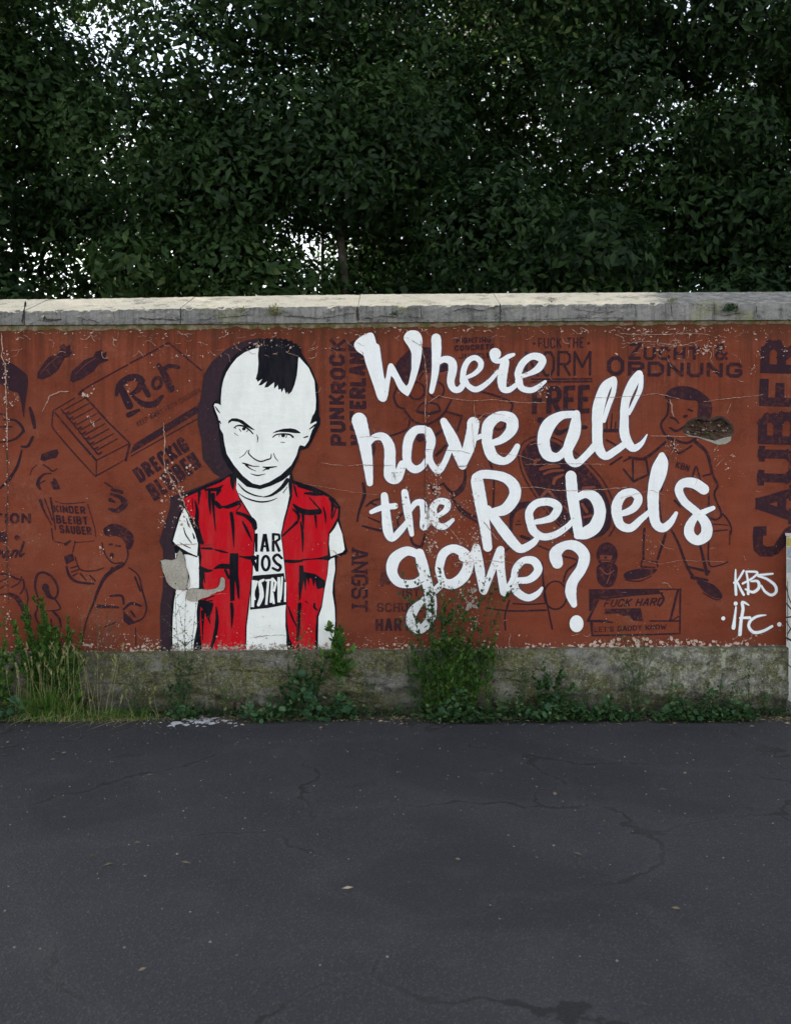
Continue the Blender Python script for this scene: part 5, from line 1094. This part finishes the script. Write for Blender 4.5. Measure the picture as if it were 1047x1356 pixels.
def grass_clump(px, Y, label, n_, spread, h, straw=.25, ears=0, name='grass_clump', w=.0028):
    r = root(name, px, Y, label, 'grass'); g_ = Veg(); s_ = Veg(); e = Veg()
    for _ in range(n_):
        x = random.gauss(0, spread * .45); y = random.uniform(-.09, .02); hh = h * random.uniform(.35, 1.0) * max(.35, 1 - abs(x) / spread * .5); dead = random.random() < straw
        (s_ if dead else g_).blade((x, y, 0), hh * (.55 if dead else 1), random.uniform(.04, .22) * (1.4 if dead else 1), random.uniform(0, 6.28), w * random.uniform(.5, 1.1) * (.7 if dead else 1), random.random(), 1.5 if dead else random.uniform(.3, 1.2))
    for _ in range(ears):
        x = random.gauss(0, spread * .6); hh = h * random.uniform(.6, 1.25); y = random.uniform(-.10, 0); ln = random.uniform(-.08, .08); pl = bent((x, y, 0), (x + ln, y, hh), 6, .01); s_.tube(pl, .0011, .0008, .2); tp = pl[-1]
        L = random.uniform(.035, .06); a = random.uniform(-.5, .5)
        for k in range(16):
            t = k / 15; b = (tp[0] + a * L * t, tp[1], tp[2] + L * t * .8); e.leaf('lance', b, random.uniform(.018, .032), random.uniform(0, 6.28), random.uniform(.9, 1.4), 0, random.random())
    g_.build('blades', M_GRASS, r, 'stuff'); s_.build('dry_blades', M_STRAW, r, 'stuff')
    if ears: e.build('seed_heads', M_EAR, r, 'stuff')
    return r
M_EAR = leafmat('green_ear', (.14, .17, .06), (.30, .30, .13), (.48, .44, .25), .3)
# left cluster
stems_weed('leafy_weed', 62, -.13, 'tall bright green leafy weed rising among barley at the left end', [(-8, 20, 822, 2), (-2, 62, 790, 2), (6, 60, 812, 3), (-4, 42, 840, 3), (4, 80, 850, 3), (9, 96, 842, 3), (-3, 30, 800, 2), (2, 68, 860, 4), (7, 88, 870, 4), (-9, 36, 870, 4), (-2, 50, 830, 4), (3, 74, 830, 4)], ('nettle', 'fine', 'nettle'), (.030, .062), 170, M_LEAF)
grass_clump(72, -.15, 'big green wild barley clump with pale ears at the left end', 800, .27, .36, .14, 44, w=.0045)
stems_weed('leafy_weed', 3, -.15, 'leafy weed cut by the left edge of the picture', [(-8, -5, 800, 3), (2, 8, 815, 3), (6, 22, 835, 3), (-2, 12, 850, 3)], ('nettle', 'lance'), (.02, .045), 85, M_LEAF)
mallow(14, -.19, 'broad-leaved dark mallow low at the far left beside the barley', 30, .17, .17, (.05, .08), extra=60)
stems_weed('dry_weed', 132, -.12, 'thin dry brown weed with tiny mauve flowers right of the barley clump', [(0, 150, 775, 7), (2, 152, 800, 7), (-1, 128, 770, 6), (3, 160, 830, 5)], ('lance',), (.006, .014), 32, M_LEAFD, M_TWIG, 3, rad=.0022)
grass_clump(150, -.15, 'low mixed green and straw grass beside the dry weed', 300, .28, .15, .35, 3)
grass_clump(190, -.12, 'sparse short grass tuft before the grey plinth', 120, .18, .13, .3, 2)
# twiggy plant over the painted arm
stems_weed('twiggy_weed', 246, -.12, 'spindly twiggy weed climbing in front of the painted white arm', [(-4, 232, 770, 8), (0, 250, 760, 8), (3, 240, 800, 7), (-6, 225, 830, 6), (5, 258, 790, 6)], ('lance', 'nettle'), (.007, .018), 46, M_LEAFD, M_STEM, rad=.0020)
stems_weed('leafy_weed', 236, -.11, 'dull green bushy weed at the foot of the painted arm', [(-8, 222, 880, 4), (0, 240, 870, 4), (6, 254, 868, 4), (2, 246, 890, 4)], ('fine', 'nettle'), (.016, .034), 70, M_LEAFD)
mallow(247, -.13, 'small grey-green mallow at the foot of the twiggy weed', 9, .06, .09, (.03, .05), extra=30)
stems_weed('leafy_weed', 88, -.16, 'second leafy weed standing in the right half of the barley clump', [(-6, 78, 830, 3), (0, 92, 815, 3), (5, 104, 840, 4), (8, 116, 865, 4), (-9, 70, 860, 4), (2, 90, 880, 5)], ('nettle', 'lance'), (.026, .05), 120, M_LEAF)
stems_weed('tall_weed', 122, -.13, 'thin yellowing stalks between the barley and the dry weed', [(0, 118, 775, 2), (3, 130, 800, 2), (-3, 112, 805, 2)], ('lance',), (.012, .024), 22, M_GRASS, M_TWIG, flowers=2, rad=.0018)
# middle left cluster
stems_weed('tall_weed', 445, -.11, 'single upright weed with bright leaves below the painted right hand', [(0, 448, 832, 3), (1, 440, 828, 2), (0, 456, 842, 2)], ('nettle',), (.03, .05), 55, M_LEAF, low=.45, taper=.2)
stems_weed('tall_weed', 398, -.12, 'slim weed with pale flower tops before the red vest', [(0, 400, 812, 4), (3, 410, 830, 3), (-4, 396, 790, 3)], ('nettle', 'fine'), (.012, .028), 34, M_LEAF, flowers=3, low=.2)
stems_weed('leafy_weed', 400, -.12, 'blue-green bushy weed at the middle of the plinth', [(-12, 384, 880, 4), (-4, 400, 868, 5), (6, 420, 876, 5), (12, 436, 868, 4), (0, 408, 890, 4), (-16, 372, 900, 3)], ('fine', 'nettle'), (.02, .044), 150, M_LEAFD)
mallow(412, -.16, 'spreading mallow with round leaves below the red vest', 54, .24, .28, (.035, .062), extra=120)
mallow(350, -.19, 'low mallow sprawling on the asphalt left of the middle cluster', 26, .14, .16, (.03, .055), extra=90)
mallow(455, -.12, 'round-leaved mallow right of the middle cluster', 20, .10, .22, (.035, .06), extra=40)
# centre bush
stems_weed('tall_weed', 590, -.14, 'tall wispy weed with dark buds rising over the word gone', [(-10, 566, 742, 7), (-6, 556, 760, 6), (0, 585, 752, 7), (6, 600, 790, 7), (12, 612, 775, 7), (-14, 528, 752, 5), (18, 655, 770, 7), (22, 690, 745, 5), (16, 648, 752, 6), (-4, 572, 790, 7)], ('lance', 'nettle'), (.012, .028), 36, M_LEAFD, M_STEM, rad=.0021, taper=.4)
stems_weed('leafy_weed', 595, -.14, 'dense dark green bush in the centre at the foot of the wall', [(-18, 572, 838, 5), (-8, 585, 812, 6), (0, 602, 820, 6), (8, 612, 806, 6), (14, 628, 830, 5), (20, 645, 852, 5), (-24, 560, 870, 5), (26, 650, 880, 4), (4, 600, 850, 6), (-12, 575, 880, 5), (16, 630, 870, 5), (10, 618, 845, 6), (-26, 545, 850, 6), (24, 655, 840, 6), (-2, 590, 790, 6)], ('nettle', 'fine', 'lance'), (.02, .042), 190, M_LEAF)
stems_weed('leafy_weed', 556, -.12, 'greyish feathery weed on the left side of the centre bush', [(-8, 535, 862, 5), (0, 550, 846, 5), (6, 566, 838, 5), (-3, 545, 880, 4), (3, 558, 870, 5)], ('fine',), (.02, .04), 100, M_LEAFD)
mallow(612, -.20, 'leafy undergrowth spilling onto the asphalt under the centre bush', 40, .24, .15, (.025, .045), extra=420)
stems_weed('leafy_weed', 645, -.13, 'weed with yellowish tips on the right side of the centre bush', [(0, 648, 790, 4), (4, 660, 810, 4), (-3, 640, 830, 4)], ('nettle', 'lance'), (.012, .03), 60, M_LEAF)
stems_weed('twiggy_weed', 580, -.17, 'airy branching stems with tiny leaves in front of the centre bush', [(-8, 545, 790, 9), (0, 575, 765, 9), (8, 610, 768, 9), (12, 632, 798, 9), (-12, 530, 800, 8)], ('lance',), (.007, .016), 30, M_LEAF, M_STEM, rad=.0018, taper=.3)
# right of centre
stems_weed('leafy_weed', 722, -.12, 'upright weed with drooping leaves left of the mossy plinth', [(0, 720, 876, 3), (4, 745, 888, 4), (-5, 705, 890, 3), (8, 755, 905, 3)], ('nettle',), (.03, .055), 75, M_LEAFD)
mallow(735, -.18, 'wide low clump of lobed leaves right of centre', 60, .26, .18, (.028, .052), extra=420)
mallow(800, -.16, 'dark low clump joining the wide clump on its right', 30, .18, .11, (.025, .045), extra=300)
stems_weed('twiggy_weed', 842, -.12, 'thin weed with yellow-green tips before the stencilled packet', [(0, 822, 815, 7), (-2, 800, 822, 5), (3, 855, 826, 7), (2, 845, 840, 6), (-3, 830, 800, 4), (4, 868, 832, 5)], ('lance', 'nettle'), (.007, .019), 38, M_LEAF, M_STEM, rad=.0022, flowers=2)
stems_weed('leafy_weed', 836, -.11, 'dull fine-leaved weed on the plinth under the packet', [(0, 826, 862, 5), (4, 850, 880, 4), (-4, 815, 870, 4), (2, 840, 900, 4)], ('fine',), (.014, .03), 90, M_LEAFD)
mallow(905, -.18, 'blue-green low clump with a pale flower toward the right', 46, .17, .14, (.028, .05), extra=300)
mallow(962, -.17, 'round-leaved clump near the right end of the wall', 44, .15, .17, (.028, .05), extra=260)
stems_weed('twiggy_weed', 990, -.11, 'single bare stem leaning left below the spray tag', [(0, 994, 842, 6), (-4, 975, 880, 4), (3, 985, 865, 3)], ('lance', 'nettle'), (.008, .02), 36, M_LEAFD, M_STEM, rad=.0020)
stems_weed('leafy_weed', 950, -.13, 'sparse greyish weed between the two low clumps at the right', [(-6, 935, 900, 4), (0, 955, 890, 4), (6, 968, 900, 4)], ('fine', 'nettle'), (.014, .03), 60, M_LEAFD)
def cover(name, label, n_, fn):
    g_ = Veg()
    for _ in range(n_):
        x, y, z, s_ = fn(); g_.leaf(random.choice(('nettle', 'lance', 'fine')), (x, y, z), s_, random.uniform(0, 6.28), random.uniform(-.2, 1.2), random.uniform(-.5, .5))
    o = g_.build(name, M_LEAFD, None, 'stuff'); o['label'] = label
def cf():
    x = random.uniform(-3.2, 3.1); k = .5 + .5 * math.sin(x * 2.3 + 1) * math.sin(x * 5.1); return x, -.07 - abs(random.gauss(0, .035)) * (.5 + k), abs(random.gauss(0, .045)) * (.2 + k) + .002, random.uniform(.009, .028)
cover('ground_cover', 'patchy low green weeds along the foot of the plinth', 7500, cf)
for i, (px, lb) in enumerate(((180, 'wispy pale stalks rising from the short grass before the grey plinth'), (300, 'few thin stalks beside the gap in the plinth foot'), (490, 'wispy stalks between the round-leaved mallow and the centre bush'), (690, 'loose stalks right of the centre bush'), (778, 'wispy stalks below the stencilled packet'), (885, 'thin dry stalks left of the pale plinth lichen'), (1012, 'thin stalks beside the cabinet'))):
    stems_weed('wispy_weed', px, -.10, lb, [(random.uniform(-5, 5), px + random.uniform(-16, 16), random.uniform(862, 915), 5) for _ in range(6)], ('lance', 'fine'), (.010, .024), 40, M_LEAF if i % 2 else M_LEAFD, M_TWIG, flowers=1, rad=.0015)
# tufts on the coping and in the hole
def tuft(px, py, label, n_, r_, mat, kinds, ls, name='tuft', Y=-.052):
    X, _, Z = P(px, py, Y); r = empty(name, (X, Y, Z), label, 'plant'); g_ = Veg()
    for _ in range(n_):
        a = random.uniform(0, 6.28); q = r_ * random.random() ** .6; el = random.uniform(-.35, 1.3)
        p_ = (q * math.cos(a) * math.cos(el), -abs(q * math.sin(a)) * .5 - .002, q * math.sin(el) * .8)
        g_.leaf(random.choice(kinds), p_, random.uniform(*ls), random.uniform(0, 6.28), random.uniform(-.6, 1.2), random.uniform(-.5, .5))
    for _ in range(int(n_ / 12)): g_.tube(bent((0, 0, 0), (random.uniform(-r_, r_), -.01, r_ * random.uniform(.1, .8)), 4, .002), .0009, .0005)
    g_.build('foliage', mat, r, 'stuff'); return r
tuft(364, 415, 'pale green silvery tuft growing from the coping above the mohawk', 240, .062, M_EAR, ('lance', 'fine'), (.012, .026))
tuft(322, 412, 'small sparse tuft on the coping left of the silvery one', 80, .04, M_EAR, ('lance',), (.008, .020))
tuft(523, 417, 'tiny dark tuft in the coping crack above the letter W', 50, .03, M_LEAFD, ('lance', 'nettle'), (.010, .020))
tuft(965, 411, 'dense round dark green cushion plant on the coping at the right', 420, .058, M_LEAFD, ('lance', 'nettle'), (.008, .018))
tuft(889, 400, 'yellowish tuft on top of the coping left of the dark cushion', 120, .045, M_EAR, ('lance',), (.008, .018), Y=-.045)
tuft(730, 400, 'brown flat moss tuft on the coping edge above NORM', 90, .035, M_LITTER, ('lance',), (.005, .012), Y=-.045)
tuft(937, 576, 'small bright fern growing inside the broken hole', 36, .020, M_LEAF, ('fine', 'nettle'), (.008, .016), Y=.012)

# ------------------------------------------------------------------ added belt of trees behind the wall: dark backdrop that blocks the low sun
def added_tree_belt():
    rs = np.random.RandomState(5); c_ = []
    for q_ in range(1050):
        x = rs.uniform(-15, 11); y = rs.uniform(5.6, 11.0); z = rs.uniform(1.2, 13.0); r = rs.uniform(.5, 1.25)
        top = 10.6 + 1.9 * math.sin(x * .75 + 1) + .9 * math.sin(x * 2.1)
        if z > top: continue
        c_.append((x, y, z, r))
    V, F, T = [], [], []; base = 0
    for (x, y, z, r) in c_:
        n_ = int((1500 if y < 8 else 800) * r * r * (1.0 if x > -7.5 else .45))
        d = rs.normal(size=(n_, 3)); d /= np.linalg.norm(d, axis=1)[:, None]; rad = r * rs.uniform(.45, 1.08, n_) ** .5
        p_ = d * rad[:, None] * np.array([1.1, 1, .8]) + np.array([x, y, z])
        nn = d + rs.normal(size=(n_, 3)) * .55 + np.array([0, 0, .35]); nn /= np.linalg.norm(nn, axis=1)[:, None]
        u = np.cross(nn, rs.normal(size=(n_, 3))); u /= np.linalg.norm(u, axis=1)[:, None]; w = np.cross(nn, u)
        L = (rs.uniform(.034, .088, n_) * rs.uniform(.75, 1.25))[:, None]; fold = nn * L * .22
        q = np.stack([p_ - u * L, p_ + w * L * .48 + fold, p_ + u * L * 1.1, p_ - w * L * .48 + fold], 1).reshape(-1, 3)
        V.append(q); i = base + np.arange(n_) * 4
        F.append(np.stack([i, i + 1, i + 2, i, i + 2, i + 3], 1).reshape(-1, 3)); T.append(np.repeat(np.clip(rs.uniform(0, .7, n_) + rs.uniform(-.25, .35), 0, 1), 4)); base += 4 * n_
    V = np.concatenate(V); F = np.concatenate(F); T = np.concatenate(T)
    me = bpy.data.meshes.new('added_tree_belt'); me.vertices.add(len(V)); me.vertices.foreach_set('co', V.ravel().astype(np.float32))
    me.loops.add(len(F) * 3); me.loops.foreach_set('vertex_index', F.ravel().astype(np.int32)); me.polygons.add(len(F)); me.polygons.foreach_set('loop_start', np.arange(0, len(F) * 3, 3, dtype=np.int32)); me.polygons.foreach_set('loop_total', np.full(len(F), 3, dtype=np.int32))
    me.materials.append(M_TREE); me.update(); me.validate(); a = me.attributes.new('tone', 'FLOAT', 'POINT'); a.data.foreach_set('value', T.astype(np.float32))
    o = bpy.data.objects.new('added_tree_belt', me); C.objects.link(o); o['kind'] = 'stuff'; o['label'] = 'added dense dark belt of broad-leaved trees behind the wall'
    b = Veg()
    for _ in range(17):
        x = random.uniform(-9, 8); y = random.uniform(6.5, 10); z = random.uniform(7, 11.5); b.tube(bent((x + random.uniform(-.5, .5), y, 0), (x, y, z), 7, .12), random.uniform(.05, .13), .015, .3, 6)
        for _ in range(6): z0 = random.uniform(2.2, z * .9); a = random.choice((-1, 1)); b.tube(bent((x, y, z0), (x + a * random.uniform(.5, 1.5), y - random.uniform(-.4, .8), z0 + random.uniform(.3, 1.2)), 5, .05), .03, .008, .3, 4)
    t_ = b.build('trunks', M_BARK, o, 'stuff')
added_tree_belt()
